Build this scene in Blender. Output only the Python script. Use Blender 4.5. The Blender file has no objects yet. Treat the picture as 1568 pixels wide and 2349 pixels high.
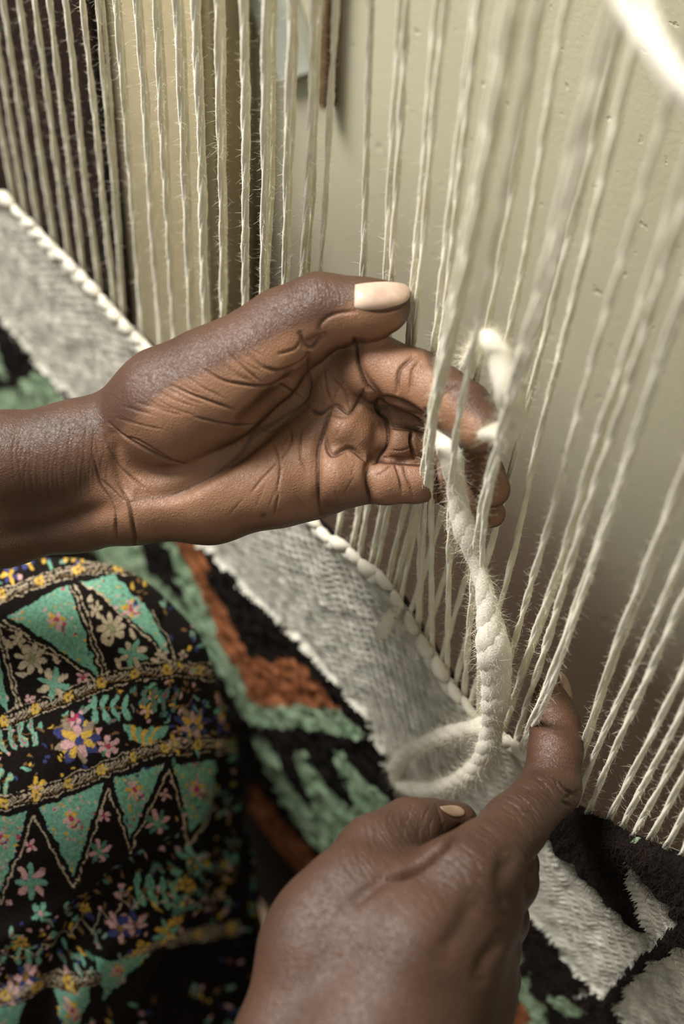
import bpy, math, random
import numpy as np
from mathutils import Matrix, Vector

random.seed(7)
RNG = np.random.RandomState(11)
S = bpy.context.scene
COL = S.collection

# ------------------------------------------------------------------ camera
F = 3262.0
CX, CY = 784.0, 1174.5
CAMPOS = np.array([0.0, -0.285, 1.15])
down = np.array([-204.0, 2526.0, F]); down /= np.linalg.norm(down)
xl = np.array([-4637.0, -4587.0, F]); xl -= down * xl.dot(down); xl /= np.linalg.norm(xl)
XW = -xl                      # world X in camera axes (right, down, forward)
ZW = -down
YW = np.cross(ZW, XW)
R = np.stack([XW, YW, ZW])    # camera axes -> world
cam_d = bpy.data.cameras.new('camera')
cam = bpy.data.objects.new('camera', cam_d)
COL.objects.link(cam)
right, dn, fw = R[:, 0], R[:, 1], R[:, 2]
M = Matrix.Identity(4)
for i in range(3):
    M[i][0] = right[i]; M[i][1] = -dn[i]; M[i][2] = -fw[i]; M[i][3] = CAMPOS[i]
cam.matrix_world = M
cam_d.sensor_fit = 'VERTICAL'
cam_d.sensor_height = 36.0
cam_d.lens = F / 2349.0 * 36.0
cam_d.clip_start = 0.02
cam_d.dof.use_dof = True
cam_d.dof.focus_distance = 0.605
cam_d.dof.aperture_fstop = 4.6
S.camera = cam

# ------------------------------------------------------------------ light
w = bpy.data.worlds.new('world'); S.world = w; w.use_nodes = True
w.node_tree.nodes['Background'].inputs[0].default_value = (0.93, 0.95, 0.88, 1)
w.node_tree.nodes['Background'].inputs[1].default_value = 0.30


def area(name, loc, target, size, power, color):
    d = bpy.data.lights.new(name, 'AREA'); d.shape = 'RECTANGLE'
    d.size, d.size_y = size; d.energy = power; d.color = color
    o = bpy.data.objects.new(name, d); COL.objects.link(o)
    o.location = loc
    o.rotation_euler = (Vector(target) - Vector(loc)).to_track_quat('-Z', 'Y').to_euler()
    return o


area('skylight', (-1.15, -0.42, 2.10), (-0.3, -0.05, 0.65), (0.7, 0.6), 66, (1.0, 0.98, 0.94))
area('fill_light', (-1.3, -1.3, 1.9), (-0.25, 0.0, 0.65), (1.0, 0.9), 5, (0.97, 0.98, 0.93))  # added weak front fill, no window behind it
S.view_settings.view_transform = 'Standard'
S.view_settings.look = 'None'
S.view_settings.gamma = 1.0
S.view_settings.use_curve_mapping = False
S.view_settings.exposure = 0.0
S.cycles.max_bounces = 6

# ------------------------------------------------------------------ projection helpers


def unp(px, py, z):
    """a point seen at pixel (px,py) at depth z -> world"""
    return CAMPOS + R @ np.array([(px - CX) / F * z, (py - CY) / F * z, z])


def aty(px, py, Y):
    """a point seen at pixel (px,py) lying on the upright plane y = Y"""
    d = R @ np.array([(px - CX) / F, (py - CY) / F, 1.0])
    t = (Y - CAMPOS[1]) / d[1]
    return CAMPOS + d * t


def proj(P):
    c = (np.asarray(P) - CAMPOS) @ R
    return c[..., 0] / c[..., 2] * F + CX, c[..., 1] / c[..., 2] * F + CY, c[..., 2]


# ------------------------------------------------------------------ noise
def vnoise2(x, y, scale, seed):
    r = np.random.RandomState(seed).rand(256, 256)
    x = np.asarray(x) * scale; y = np.asarray(y) * scale
    xi = np.floor(x).astype(int); yi = np.floor(y).astype(int)
    fx = x - xi; fy = y - yi
    fx = fx * fx * (3 - 2 * fx); fy = fy * fy * (3 - 2 * fy)
    a = r[xi & 255, yi & 255]; b = r[(xi + 1) & 255, yi & 255]
    c = r[xi & 255, (yi + 1) & 255]; d = r[(xi + 1) & 255, (yi + 1) & 255]
    return (a * (1 - fx) + b * fx) * (1 - fy) + (c * (1 - fx) + d * fx) * fy


# ------------------------------------------------------------------ object helpers
def lin(c):
    c = np.asarray(c, float) / 255.0
    return np.where(c <= 0.04045, c / 12.92, ((c + 0.055) / 1.055) ** 2.4)


def mesh(name, verts, faces, mat=None, parent=None, smooth=True, origin=None, attrs=None, colors=None):
    verts = np.asarray(verts, float)
    org = np.array(origin if origin is not None else (0, 0, 0), float)
    me = bpy.data.meshes.new(name)
    v = (verts - org).astype(np.float32)
    if isinstance(faces, np.ndarray):
        n, k = faces.shape
        me.vertices.add(len(v)); me.vertices.foreach_set('co', v.ravel())
        me.loops.add(n * k); me.loops.foreach_set('vertex_index', faces.astype(np.int32).ravel())
        me.polygons.add(n)
        me.polygons.foreach_set('loop_start', np.arange(0, n * k, k, dtype=np.int32))
        me.update(calc_edges=True)
    else:
        me.from_pydata(v.tolist(), [], faces)
    if smooth:
        me.polygons.foreach_set('use_smooth', np.ones(len(me.polygons), bool))
    for nm, a in (attrs or {}).items():
        at = me.attributes.new(nm, 'FLOAT', 'POINT'); at.data.foreach_set('value', a.astype(np.float32))
    if colors is not None:
        at = me.color_attributes.new('Col', 'FLOAT_COLOR', 'POINT')
        c4 = np.ones((len(v), 4), np.float32); c4[:, :3] = colors
        at.data.foreach_set('color', c4.ravel())
    if mat: me.materials.append(mat)
    o = bpy.data.objects.new(name, me); COL.objects.link(o)
    if parent is not None:
        o.parent = parent
        po = np.array(parent.get('_o', (0, 0, 0)))
        o.location = org - po
    else:
        o.location = org
    o['_o'] = [float(t) for t in org]
    return o


def empty(name, loc):
    o = bpy.data.objects.new(name, None); COL.objects.link(o)
    o.location = loc; o.empty_display_size = 0.02
    o['_o'] = [float(t) for t in loc]
    return o


def tag(o, label=None, cat=None, group=None, kind=None):
    if label: o['label'] = label
    if cat: o['category'] = cat
    if group: o['group'] = group
    if kind: o['kind'] = kind
    return o


def box(x0, x1, y0, y1, z0, z1, bev=0.0):
    import bmesh
    bm = bmesh.new()
    bmesh.ops.create_cube(bm, size=1)
    for v in bm.verts:
        v.co = ((x0 + x1) / 2 + v.co.x * (x1 - x0), (y0 + y1) / 2 + v.co.y * (y1 - y0), (z0 + z1) / 2 + v.co.z * (z1 - z0))
    if bev:
        bmesh.ops.bevel(bm, geom=bm.edges[:], offset=bev, segments=2, affect='EDGES')
    V = [tuple(v.co) for v in bm.verts]; bm.verts.index_update()
    Fc = [[v.index for v in f.verts] for f in bm.faces]
    bm.free()
    return V, Fc


# ------------------------------------------------------------------ materials
def newmat(name):
    m = bpy.data.materials.new(name); m.use_nodes = True
    nt = m.node_tree; b = nt.nodes['Principled BSDF']
    return m, nt, b


def N(nt, t, **kw):
    n = nt.nodes.new(t)
    for k, v in kw.items():
        if k in ('operation', 'blend_type', 'data_type', 'feature', 'attribute_name', 'noise_dimensions', 'interpolation'):
            setattr(n, k, v)
        else:
            n.inputs[k.replace('_', ' ')].default_value = v
    return n


def rgba(c): return (*[float(t) for t in c], 1.0)


def noisy(name, c1, c2, scale=40, rough=0.9, bump=0.3, bscale=400, bdist=0.001, detail=6, spec=0.2, sheen=0.0):
    m, nt, b = newmat(name); L = nt.links
    tc = N(nt, 'ShaderNodeTexCoord')
    n1 = N(nt, 'ShaderNodeTexNoise', Scale=scale, Detail=detail)
    L.new(tc.outputs['Object'], n1.inputs['Vector'])
    cr = N(nt, 'ShaderNodeValToRGB')
    cr.color_ramp.elements[0].position = 0.35; cr.color_ramp.elements[0].color = rgba(c1)
    cr.color_ramp.elements[1].position = 0.65; cr.color_ramp.elements[1].color = rgba(c2)
    L.new(n1.outputs['Fac'], cr.inputs['Fac']); L.new(cr.outputs['Color'], b.inputs['Base Color'])
    n2 = N(nt, 'ShaderNodeTexNoise', Scale=bscale, Detail=4.0)
    L.new(tc.outputs['Object'], n2.inputs['Vector'])
    bp = N(nt, 'ShaderNodeBump', Strength=bump, Distance=bdist)
    L.new(n2.outputs['Fac'], bp.inputs['Height']); L.new(bp.outputs['Normal'], b.inputs['Normal'])
    b.inputs['Roughness'].default_value = rough
    b.inputs['Specular IOR Level'].default_value = spec
    b.inputs['Sheen Weight'].default_value = sheen
    return m


M_warp = noisy('warp_wool', lin((222, 215, 190)), lin((238, 232, 212)), 90, 0.95, 0.6, 2500, 0.0004, sheen=0.25)
M_fuzz = noisy('wool_fuzz', lin((222, 214, 190)), lin((236, 228, 206)), 90, 1.0, 0.0, spec=0.05)
M_rove = noisy('roving_wool', lin((208, 200, 182)), lin((226, 219, 203)), 70, 0.98, 0.5, 1200, 0.0006, sheen=0.3)
M_white = noisy('white_weft', lin((164, 161, 146)), lin((210, 205, 190)), 110, 0.97, 0.8, 900, 0.001, sheen=0.2)
M_black = noisy('black_pile', lin((17, 14, 13)), lin((32, 27, 24)), 120, 1.0, 0.8, 900, 0.001, spec=0.08)
M_green = noisy('green_pile', lin((122, 146, 116)), lin((154, 174, 144)), 60, 1.0, 0.8, 900, 0.001, spec=0.08)
M_orange = noisy('orange_pile', lin((124, 74, 46)), lin((158, 100, 66)), 90, 1.0, 0.8, 900, 0.001, spec=0.08)
M_bfib = noisy('black_fibre', lin((26, 21, 18)), lin((48, 38, 32)), 90, 0.9, 0.0, spec=0.2)
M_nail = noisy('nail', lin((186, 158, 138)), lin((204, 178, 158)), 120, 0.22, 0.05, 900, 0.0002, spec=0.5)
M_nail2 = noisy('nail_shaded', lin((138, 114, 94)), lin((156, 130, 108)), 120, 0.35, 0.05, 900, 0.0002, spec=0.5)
M_post = noisy('dark_timber', lin((32, 22, 16)), lin((48, 33, 24)), 25, 0.85, 0.4, 150, 0.002)
M_beam = noisy('beam_timber', lin((110, 80, 52)), lin((140, 104, 70)), 25, 0.8, 0.4, 150, 0.002)
M_tan = noisy('tan_pillar', lin((188, 172, 138)), lin((198, 182, 146)), 12, 0.9, 0.3, 90, 0.002)
M_floor = noisy('floor_concrete', lin((120, 100, 80)), lin((140, 118, 96)), 8, 0.9, 0.3, 90, 0.002)
M_blue = noisy('blue_grey_paint', lin((170, 172, 158)), lin((190, 190, 174)), 30, 0.8, 0.3, 120, 0.001)
M_handle = noisy('brown_wood', lin((96, 74, 52)), lin((120, 94, 68)), 30, 0.8, 0.3, 120, 0.001)


def wall_mat():
    m, nt, b = newmat('plaster_wall'); L = nt.links
    tc = N(nt, 'ShaderNodeTexCoord')
    n1 = N(nt, 'ShaderNodeTexNoise', Scale=7.0, Detail=5.0)
    L.new(tc.outputs['Object'], n1.inputs['Vector'])
    cr = N(nt, 'ShaderNodeValToRGB')
    cr.color_ramp.elements[0].position = 0.3; cr.color_ramp.elements[0].color = rgba(lin((196, 190, 162)))
    cr.color_ramp.elements[1].position = 0.7; cr.color_ramp.elements[1].color = rgba(lin((206, 200, 172)))
    L.new(n1.outputs['Fac'], cr.inputs['Fac'])
    v = N(nt, 'ShaderNodeTexNoise', Scale=95.0, Detail=3.0)
    L.new(tc.outputs['Object'], v.inputs['Vector'])
    r2 = N(nt, 'ShaderNodeValToRGB')
    r2.color_ramp.elements[0].position = 0.25; r2.color_ramp.elements[0].color = (0, 0, 0, 1)
    r2.color_ramp.elements[1].position = 0.34; r2.color_ramp.elements[1].color = (1, 1, 1, 1)
    L.new(v.outputs['Fac'], r2.inputs['Fac'])
    f = N(nt, 'ShaderNodeTexNoise', Scale=420.0, Detail=3.0)
    L.new(tc.outputs['Object'], f.inputs['Vector'])
    ad = N(nt, 'ShaderNodeMath', operation='MULTIPLY_ADD'); ad.inputs[1].default_value = 0.25
    L.new(f.outputs['Fac'], ad.inputs[0]); L.new(r2.outputs['Color'], ad.inputs[2])
    bp = N(nt, 'ShaderNodeBump', Strength=0.6, Distance=0.0012)
    L.new(ad.outputs[0], bp.inputs['Height']); L.new(bp.outputs['Normal'], b.inputs['Normal'])
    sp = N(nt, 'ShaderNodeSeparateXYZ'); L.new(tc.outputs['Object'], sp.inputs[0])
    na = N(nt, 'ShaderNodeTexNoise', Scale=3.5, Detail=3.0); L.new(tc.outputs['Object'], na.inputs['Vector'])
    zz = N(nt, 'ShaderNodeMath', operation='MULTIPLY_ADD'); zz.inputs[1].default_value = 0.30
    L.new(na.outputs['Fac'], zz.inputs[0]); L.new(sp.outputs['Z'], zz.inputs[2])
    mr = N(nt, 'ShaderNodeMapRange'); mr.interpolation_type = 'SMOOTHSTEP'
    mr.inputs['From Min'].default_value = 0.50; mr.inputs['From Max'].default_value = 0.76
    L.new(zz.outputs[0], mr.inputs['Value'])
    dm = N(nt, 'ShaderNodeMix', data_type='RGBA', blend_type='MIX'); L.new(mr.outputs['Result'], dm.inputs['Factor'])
    dm.inputs['A'].default_value = rgba(lin((118, 97, 80))); L.new(cr.outputs['Color'], dm.inputs['B'])  # low wall browner: shadow falloff and warm bounce painted into the colour
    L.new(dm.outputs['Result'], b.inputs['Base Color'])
    b.inputs['Roughness'].default_value = 0.85; b.inputs['Specular IOR Level'].default_value = 0.2
    return m


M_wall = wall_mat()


def skin_mat():
    m, nt, b = newmat('skin'); L = nt.links
    tc = N(nt, 'ShaderNodeTexCoord')
    tone = N(nt, 'ShaderNodeAttribute', attribute_name='tone')
    cre = N(nt, 'ShaderNodeAttribute', attribute_name='crease')
    n1 = N(nt, 'ShaderNodeTexNoise', Scale=55.0, Detail=5.0)
    L.new(tc.outputs['Object'], n1.inputs['Vector'])
    ad = N(nt, 'ShaderNodeMath', operation='MULTIPLY_ADD'); ad.inputs[1].default_value = 0.5
    L.new(n1.outputs['Fac'], ad.inputs[0]); L.new(tone.outputs['Fac'], ad.inputs[2])
    cr = N(nt, 'ShaderNodeValToRGB'); e = cr.color_ramp.elements
    e[0].position = 0.1; e[0].color = rgba(lin((54, 37, 29)))
    e[1].position = 1.2; e[1].color = rgba(lin((146, 106, 79)))
    e2 = e.new(0.6); e2.color = rgba(lin((90, 61, 44)))
    sc = N(nt, 'ShaderNodeMath', operation='MULTIPLY'); sc.inputs[1].default_value = 0.8
    e[2].position = 1.0
    L.new(ad.outputs[0], sc.inputs[0]); L.new(sc.outputs[0], cr.inputs['Fac'])
    mx = N(nt, 'ShaderNodeMix', data_type='RGBA', blend_type='MIX')
    mul = N(nt, 'ShaderNodeMath', operation='MULTIPLY'); mul.inputs[1].default_value = 0.72
    L.new(cre.outputs['Fac'], mul.inputs[0]); L.new(mul.outputs[0], mx.inputs['Factor'])
    L.new(cr.outputs['Color'], mx.inputs['A']); mx.inputs['B'].default_value = rgba(lin((44, 25, 17)))
    L.new(mx.outputs['Result'], b.inputs['Base Color'])
    v = N(nt, 'ShaderNodeTexVoronoi', feature='DISTANCE_TO_EDGE', Scale=900.0)
    vn = N(nt, 'ShaderNodeTexNoise', Scale=300.0, Detail=2.0)
    vm = N(nt, 'ShaderNodeMix', data_type='VECTOR'); vm.inputs['Factor'].default_value = 0.004
    L.new(tc.outputs['Object'], vn.inputs['Vector']); L.new(tc.outputs['Object'], vm.inputs['A']); L.new(vn.outputs['Color'], vm.inputs['B'])
    L.new(vm.outputs['Result'], v.inputs['Vector'])
    n2 = N(nt, 'ShaderNodeTexNoise', Scale=1500.0, Detail=3.0)
    L.new(tc.outputs['Object'], n2.inputs['Vector'])
    a2 = N(nt, 'ShaderNodeMath', operation='MULTIPLY_ADD'); a2.inputs[1].default_value = 0.35
    L.new(n2.outputs['Fac'], a2.inputs[0]); L.new(v.outputs['Distance'], a2.inputs[2])
    mp = N(nt, 'ShaderNodeMapping'); mp.inputs['Scale'].default_value = (260, 1100, 260)
    n3 = N(nt, 'ShaderNodeTexNoise', Scale=1.0, Detail=3.0)
    L.new(tc.outputs['Object'], mp.inputs['Vector']); L.new(mp.outputs['Vector'], n3.inputs['Vector'])
    a3 = N(nt, 'ShaderNodeMath', operation='MULTIPLY_ADD'); a3.inputs[1].default_value = 0.5
    L.new(n3.outputs['Fac'], a3.inputs[0]); L.new(a2.outputs[0], a3.inputs[2])
    bp = N(nt, 'ShaderNodeBump', Strength=0.65, Distance=0.00045)
    L.new(a3.outputs[0], bp.inputs['Height']); L.new(bp.outputs['Normal'], b.inputs['Normal'])
    b.inputs['Roughness'].default_value = 0.47
    b.inputs['Specular IOR Level'].default_value = 0.42
    b.inputs['Subsurface Weight'].default_value = 0.0
    b.inputs['Subsurface Radius'].default_value = (0.004, 0.0015, 0.0008)
    return m


M_skin = skin_mat()


def cloth_mat():
    m, nt, b = newmat('printed_cloth'); L = nt.links
    c = N(nt, 'ShaderNodeAttribute', attribute_name='Col')
    L.new(c.outputs['Color'], b.inputs['Base Color'])
    tc = N(nt, 'ShaderNodeTexCoord')
    n2 = N(nt, 'ShaderNodeTexNoise', Scale=1400.0, Detail=2.0)
    L.new(tc.outputs['Object'], n2.inputs['Vector'])
    bp = N(nt, 'ShaderNodeBump', Strength=0.4, Distance=0.0004)
    L.new(n2.outputs['Fac'], bp.inputs['Height']); L.new(bp.outputs['Normal'], b.inputs['Normal'])
    b.inputs['Roughness'].default_value = 0.9; b.inputs['Specular IOR Level'].default_value = 0.06
    return m


M_cloth = cloth_mat()

# ------------------------------------------------------------------ setting
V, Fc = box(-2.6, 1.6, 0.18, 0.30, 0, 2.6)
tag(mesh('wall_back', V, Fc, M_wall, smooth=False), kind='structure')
V, Fc = box(-2.6, 1.6, -1.6, 0.18, -0.06, 0)
tag(mesh('floor', V, Fc, M_floor, smooth=False), kind='structure')
# tan pillar standing out of the wall behind the left warps
xa = aty(250, 400, 0.14)[0]; xb = aty(472, 300, 0.14)[0]
V, Fc = box(xa - 0.05, xb, 0.14, 0.18, 0, 2.6, 0.004)
tag(mesh('trim_1', V, Fc, M_tan, smooth=False), 'tan plastered pillar standing out of the back wall', kind='structure')
# dark timber upright of the loom
xr = aty(234, 300, 0.128)[0]
V, Fc = box(xr - 0.30, xr, 0.128, 0.1395, 0, 2.0, 0.002)
post = tag(mesh('loom_upright', V, Fc, M_post, smooth=False, origin=(xr - 0.15, 0.13, 0)), 'dark brown wide timber upright behind the leftmost warp threads', 'loom post')
# blue grey board and brown peg hanging on the wall
def slab(px0, py0, px1, py1, Y, w, t, ext=0.1):
    a = aty(px0, py0, Y); b = aty(px1, py1, Y); d = a - b; d /= np.linalg.norm(d); a = a + d * ext
    n = np.array([0, 1.0, 0]); s = np.cross(d, n); s /= np.linalg.norm(s)
    V = []
    for p in (a, b):
        for i, j in ((-1, -1), (1, -1), (1, 1), (-1, 1)):
            V.append(p + s * i * w / 2 + n * j * t / 2)
    return V, [[0, 1, 2, 3], [7, 6, 5, 4], [0, 4, 5, 1], [1, 5, 6, 2], [2, 6, 7, 3], [3, 7, 4, 0]]
V, Fc = slab(625, 0, 690, 170, 0.175, 0.040, 0.008)
o = mesh('painted_board', V, Fc, M_blue, smooth=False, origin=V[4])
tag(o, 'pale blue-grey painted board hung slanting on the back wall', 'board')
V, Fc = slab(757, 0, 750, 240, 0.174, 0.0065, 0.010)
o = mesh('wooden_batten', V, Fc, M_handle, smooth=False, origin=V[4])
tag(o, 'short brown wooden batten upright on the wall beside the blue-grey board', 'batten')

# ------------------------------------------------------------------ yarn builder
def catmull(P, step):
    P = np.asarray(P, float)
    P = np.vstack([2 * P[0] - P[1], P, 2 * P[-1] - P[-2]])
    out = []
    for i in range(1, len(P) - 2):
        a, b, c, d = P[i - 1:i + 3]
        n = max(2, int(np.linalg.norm((c - b)[:3]) / step))
        t = np.linspace(0, 1, n, endpoint=False)[:, None]
        out.append(0.5 * ((2 * b) + (-a + c) * t + (2 * a - 5 * b + 4 * c - d) * t ** 2 + (-a + 3 * b - 3 * c + d) * t ** 3))
    out.append(P[-2][None])
    return np.vstack(out)


def frames(C):
    T = np.gradient(C, axis=0); T /= np.linalg.norm(T, axis=1)[:, None] + 1e-12
    ref = np.tile(np.array([0.37, -0.93, 0.05]), (len(C), 1))
    U = ref - T * (ref * T).sum(1)[:, None]; U /= np.linalg.norm(U, axis=1)[:, None] + 1e-9
    W = np.cross(T, U)
    return T, U, W


def tube(C, r, sides, cap=True, lump=0.0, seed=0):
    T, U, W = frames(C)
    r = np.broadcast_to(np.asarray(r, float), (len(C),)).copy()
    th = np.linspace(0, 2 * math.pi, sides, endpoint=False)
    rr = r[:, None] * np.ones((1, sides))
    if lump:
        rs = np.random.RandomState(seed)
        rr = rr * (1 + lump * (rs.rand(len(C), sides) - 0.5))
    V = C[:, None, :] + rr[..., None] * (np.cos(th)[None, :, None] * U[:, None] + np.sin(th)[None, :, None] * W[:, None])
    n = len(C); V = V.reshape(-1, 3)
    i = np.arange(n - 1)[:, None] * sides; j = np.arange(sides)[None]
    j2 = (j + 1) % sides
    Q = np.stack([i + j, i + j2, i + sides + j2, i + sides + j], -1).reshape(-1, 4)
    if cap:
        e0 = V[:sides].mean(0) - T[0] * r[0] * 0.6; e1 = V[-sides:].mean(0) + T[-1] * r[-1] * 0.6
        b = len(V); V = np.vstack([V, e0, e1])
        jj = np.arange(sides); k = (jj + 1) % sides
        Q = np.vstack([Q, np.stack([np.full(sides, b), k, jj, jj], -1)[:, :4], np.stack([np.full(sides, b + 1), (n - 1) * sides + jj, (n - 1) * sides + k, (n - 1) * sides + k], -1)])
    return V, Q


def degen(Q):
    """faces list with triangles for degenerate quads"""
    L = []
    for q in Q.tolist():
        s = []
        for t in q:
            if t not in s: s.append(t)
        L.append(s)
    return L


def plied(C, r, plies=2, pitch=0.009, sides=5, phase=0.0, frac=0.56, lump=0.15, seed=0):
    T, U, W = frames(C)
    r = np.broadcast_to(np.asarray(r, float), (len(C),))
    seg = np.linalg.norm(np.diff(C, axis=0), axis=1); s = np.concatenate([[0], np.cumsum(seg)])
    VV, QQ, b = [], [], 0
    for k in range(plies):
        a = phase + 2 * math.pi * k / plies + s / pitch * 2 * math.pi
        off = r * (1 - frac)
        D = C + off[:, None] * (np.cos(a)[:, None] * U + np.sin(a)[:, None] * W)
        v, q = tube(D, r * frac, sides, cap=False, lump=lump, seed=seed + k)
        VV.append(v); QQ.append(q + b); b += len(v)
    return np.vstack(VV), np.vstack(QQ)


def fuzz(C, r, n, length, seed, width=0.00003, segs=3, curl=0.6, along=0.3):
    """fine hairs standing off a yarn, ribbons"""
    rs = np.random.RandomState(seed)
    T, U, W = frames(C)
    r = np.broadcast_to(np.asarray(r, float), (len(C),))
    i = rs.randint(0, len(C), n)
    a = rs.rand(n) * 2 * math.pi
    o = np.cos(a)[:, None] * U[i] + np.sin(a)[:, None] * W[i]
    p = C[i] + o * (r[i] * 0.85)[:, None]
    d = o + T[i] * (rs.randn(n) * along)[:, None] + rs.randn(n, 3) * 0.3
    d /= np.linalg.norm(d, axis=1)[:, None]
    L = length * (0.25 + rs.rand(n) ** 2 * 1.3)
    V = []; side = np.cross(d, rs.randn(n, 3)); side /= np.linalg.norm(side, axis=1)[:, None] + 1e-9
    bend = rs.randn(n, 3) * curl
    for k in range(segs + 1):
        ww = width * (1 - 0.6 * k / segs)
        V.append(p - side * ww); V.append(p + side * ww)
        d = d + bend / segs; d /= np.linalg.norm(d, axis=1)[:, None]
        p = p + d * (L / segs)[:, None]
    V = np.stack(V, 1)      # n, 2(segs+1), 3
    m = 2 * (segs + 1)
    base = np.arange(n)[:, None] * m
    Q = np.concatenate([base + np.array([[2 * k, 2 * k + 1, 2 * k + 3, 2 * k + 2]]) for k in range(segs)], 0)
    return V.reshape(-1, 3), Q


# ------------------------------------------------------------------ the woven edge (fell)
FELL = [(-700, -300), (-400, 40), (-150, 290), (0, 434), (28, 448), (57, 485), (87, 514), (116, 543), (153, 579), (186, 613), (219, 645), (251, 685), (286, 724),
        (321, 762), (357, 796), (450, 893), (560, 1010), (680, 1135), (740, 1195), (761, 1222), (797, 1239), (813, 1255), (851, 1290), (882, 1310), (899, 1330),
        (920, 1362), (943, 1394), (956, 1420), (975, 1450), (991, 1478), (1013, 1504), (1025, 1527), (1044, 1560), (1064, 1588), (1084, 1605),
        (1099, 1630), (1151, 1668), (1181, 1692), (1215, 1718), (1262, 1790), (1305, 1846), (1347, 1862), (1397, 1872), (1428, 1890),
        (1453, 1910), (1493, 1918), (1526, 1938), (1568, 1955), (1700, 2050), (1900, 2230)]
FW = np.array([aty(x, y, 0) for x, y in FELL])


FW = np.vstack([FW, [0.30, 0, FW[-1][2]]])


def zf(X): return np.interp(X, FW[:, 0], FW[:, 2])


# ------------------------------------------------------------------ warps
ORD = ['first', 'second', 'third', 'fourth', 'fifth', 'sixth', 'seventh', 'eighth', 'ninth', 'tenth', 'eleventh', 'twelfth', 'thirteenth', 'fourteenth', 'fifteenth',
       'sixteenth', 'seventeenth', 'eighteenth', 'nineteenth', 'twentieth']
TOPZ = 1.62
threads = []   # (worldpoints bottom->top, radius, label, group)


def straight(px, py, yt, label, r=1.15):
    p = aty(px, py, yt)
    X = p[0]; zb = float(zf(X))
    threads.append(([(X, 0.003, zb - 0.012), (X, 0.003 + (yt - .003) * .15, zb + 0.01), (X, yt * .8, zb + .07), (X, yt, zb + 0.16), (X, yt, TOPZ)], r, label))


def path(pts, label, r=1.15):
    P = [aty(*q) for q in pts]
    b = P[0].copy(); d = (P[1] - P[0]); d /= np.linalg.norm(d)
    P.insert(0, b - d * 0.012)
    t = P[-1]; u = (P[-1] - P[-2]); u /= u[2]
    P.append(t + u * 0.5 * (TOPZ - t[2]) * 0.6 + np.array([0, 0, (TOPZ - t[2]) * 0.7]))
    P[-1] = np.array([P[-1][0], P[-1][1] * 0.8, min(P[-1][2], TOPZ)])
    if P[-1][2] < TOPZ - 0.05: P.append(np.array([P[-1][0], 0.0, TOPZ]))
    threads.append((P, r * 1.25, label))


tops = [-47, -21, 8, 44, 80, 113, 150, 190]
for k, x in enumerate(tops):
    straight(x, 0, .003, 'cream warp thread before the dark upright, %s of the eight from the left' % ORD[k], 1.55)
mid = [(222, .010, 1.0), (234, .016, .8), (265, .003, 1.2), (272, .012, 1.0), (314, .003, 1.3), (322, .012, 1.0), (354, .003, 1.2), (364, .012, 1.1), (404, 0.002, 1.4), (415, .010, 1.2), (449, .003, 1.7),
       (497, .003, 1.2), (507, .009, 1.2), (561, .003, 1.5), (608, .003, 1.2), (616, .010, 1.1), (628, .016, 1.1), (667, .006, 1.2), (677, .013, 1.1),
       (722, .012, 1.3), (735, .016, 1.0), (770, .018, 1.1)]
nm = len(mid)
for k, (x, yt, r) in enumerate(mid):
    side = 'from the dark upright' if k < nm // 2 else 'leftwards from the thumb tip'
    if k < nm // 2:
        lab = 'cream warp thread before the tan pillar, %s from the dark upright' % ORD[k]
    else:
        lab = 'fuzzy cream warp thread rising behind the raised thumb, %s right of the pillar edge' % ORD[k - nm // 2]
    straight(x, 0, .003 + (yt - .003) * (.4 if k < nm // 2 else .9), lab, r * 1.25)
backs = [((761, 1239), (850, 0)), ((797, 1239), (917, 0)), ((813, 1262), (932, 0)), ((842, 1275), (1003, 0)), ((851, 1298), (1020, 0)), ((882, 1314), (1088, 0)), ((899, 1337), (1100, 0))]
for k, (b, t) in enumerate(backs):
    B = aty(b[0], b[1], 0); Tt = aty(t[0], t[1], .024)
    zz = B[2]
    P = [(B[0], .003, zz - .012), (B[0], .004, zz + .008), (B[0] * .7 + Tt[0] * .3, .018, zz + .08), tuple(Tt), (Tt[0], .024, TOPZ)]
    threads.append((P, 1.45, 'beige warp thread emerging under the palm edge, %s from the left' % ORD[k]))
path([(920, 1365, 0), (958, 1159, .018), (985, 1050, .026), (1055, 700, .03), (1165, 0, .03)], 'beige warp thread passing behind the little finger and the index knuckle')
path([(943, 1394, 0), (999, 1237, .018), (1060, 1000, .03), (1132, 700, .03), (1245, 0, .03)], 'beige back warp thread leaning right under the left hand')
path([(973, 1467, 0), (1047, 1244, .018), (1105, 1000, .032), (1165, 802, .032), (1183, 700, .032), (1300, 0, .032)], 'beige back warp thread ending beside the top of the yarn bight')
path([(1013, 1504, 0), (1075, 1309, .016), (1110, 1180, .026), (1185, 900, .032), (1256, 700, .032), (1425, 0, .032)], 'beige back warp thread crossing behind the thick roving below the fingertips')
path([(1044, 1571, 0), (1088, 1387, .010), (1130, 1237, .018), (1185, 1030, .027), (1220, 880, .03), (1268, 700, .03), (1440, 0, .03)], 'beige back warp thread just right of the curled fingertips')
path([(1084, 1601, 0), (1141, 1400, .012), (1176, 1287, .017), (1242, 968, .021), (1311, 713, .021), (1480, 0, .02)], 'blurred beige warp thread one gap right of the hanging yarn tip')
path([(956, 1442, 0), (966, 1180, -.003), (970, 1060, -.008), (986, 940, -.013), (1010, 820, -.016), (1036, 700, -.018), (1100, 371, -.02), (1158, 0, -.02)], 'left thread of the pulled bundle crossing the index finger')
path([(958, 1445, 0.001), (977, 1180, -.004), (976, 1060, -.010), (992, 940, -.015), (1018, 820, -.018), (1046, 700, -.02), (1113, 371, -.022), (1174, 0, -.022)], 'middle thread of the pulled bundle crossing the index finger', 1.0)
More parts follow.
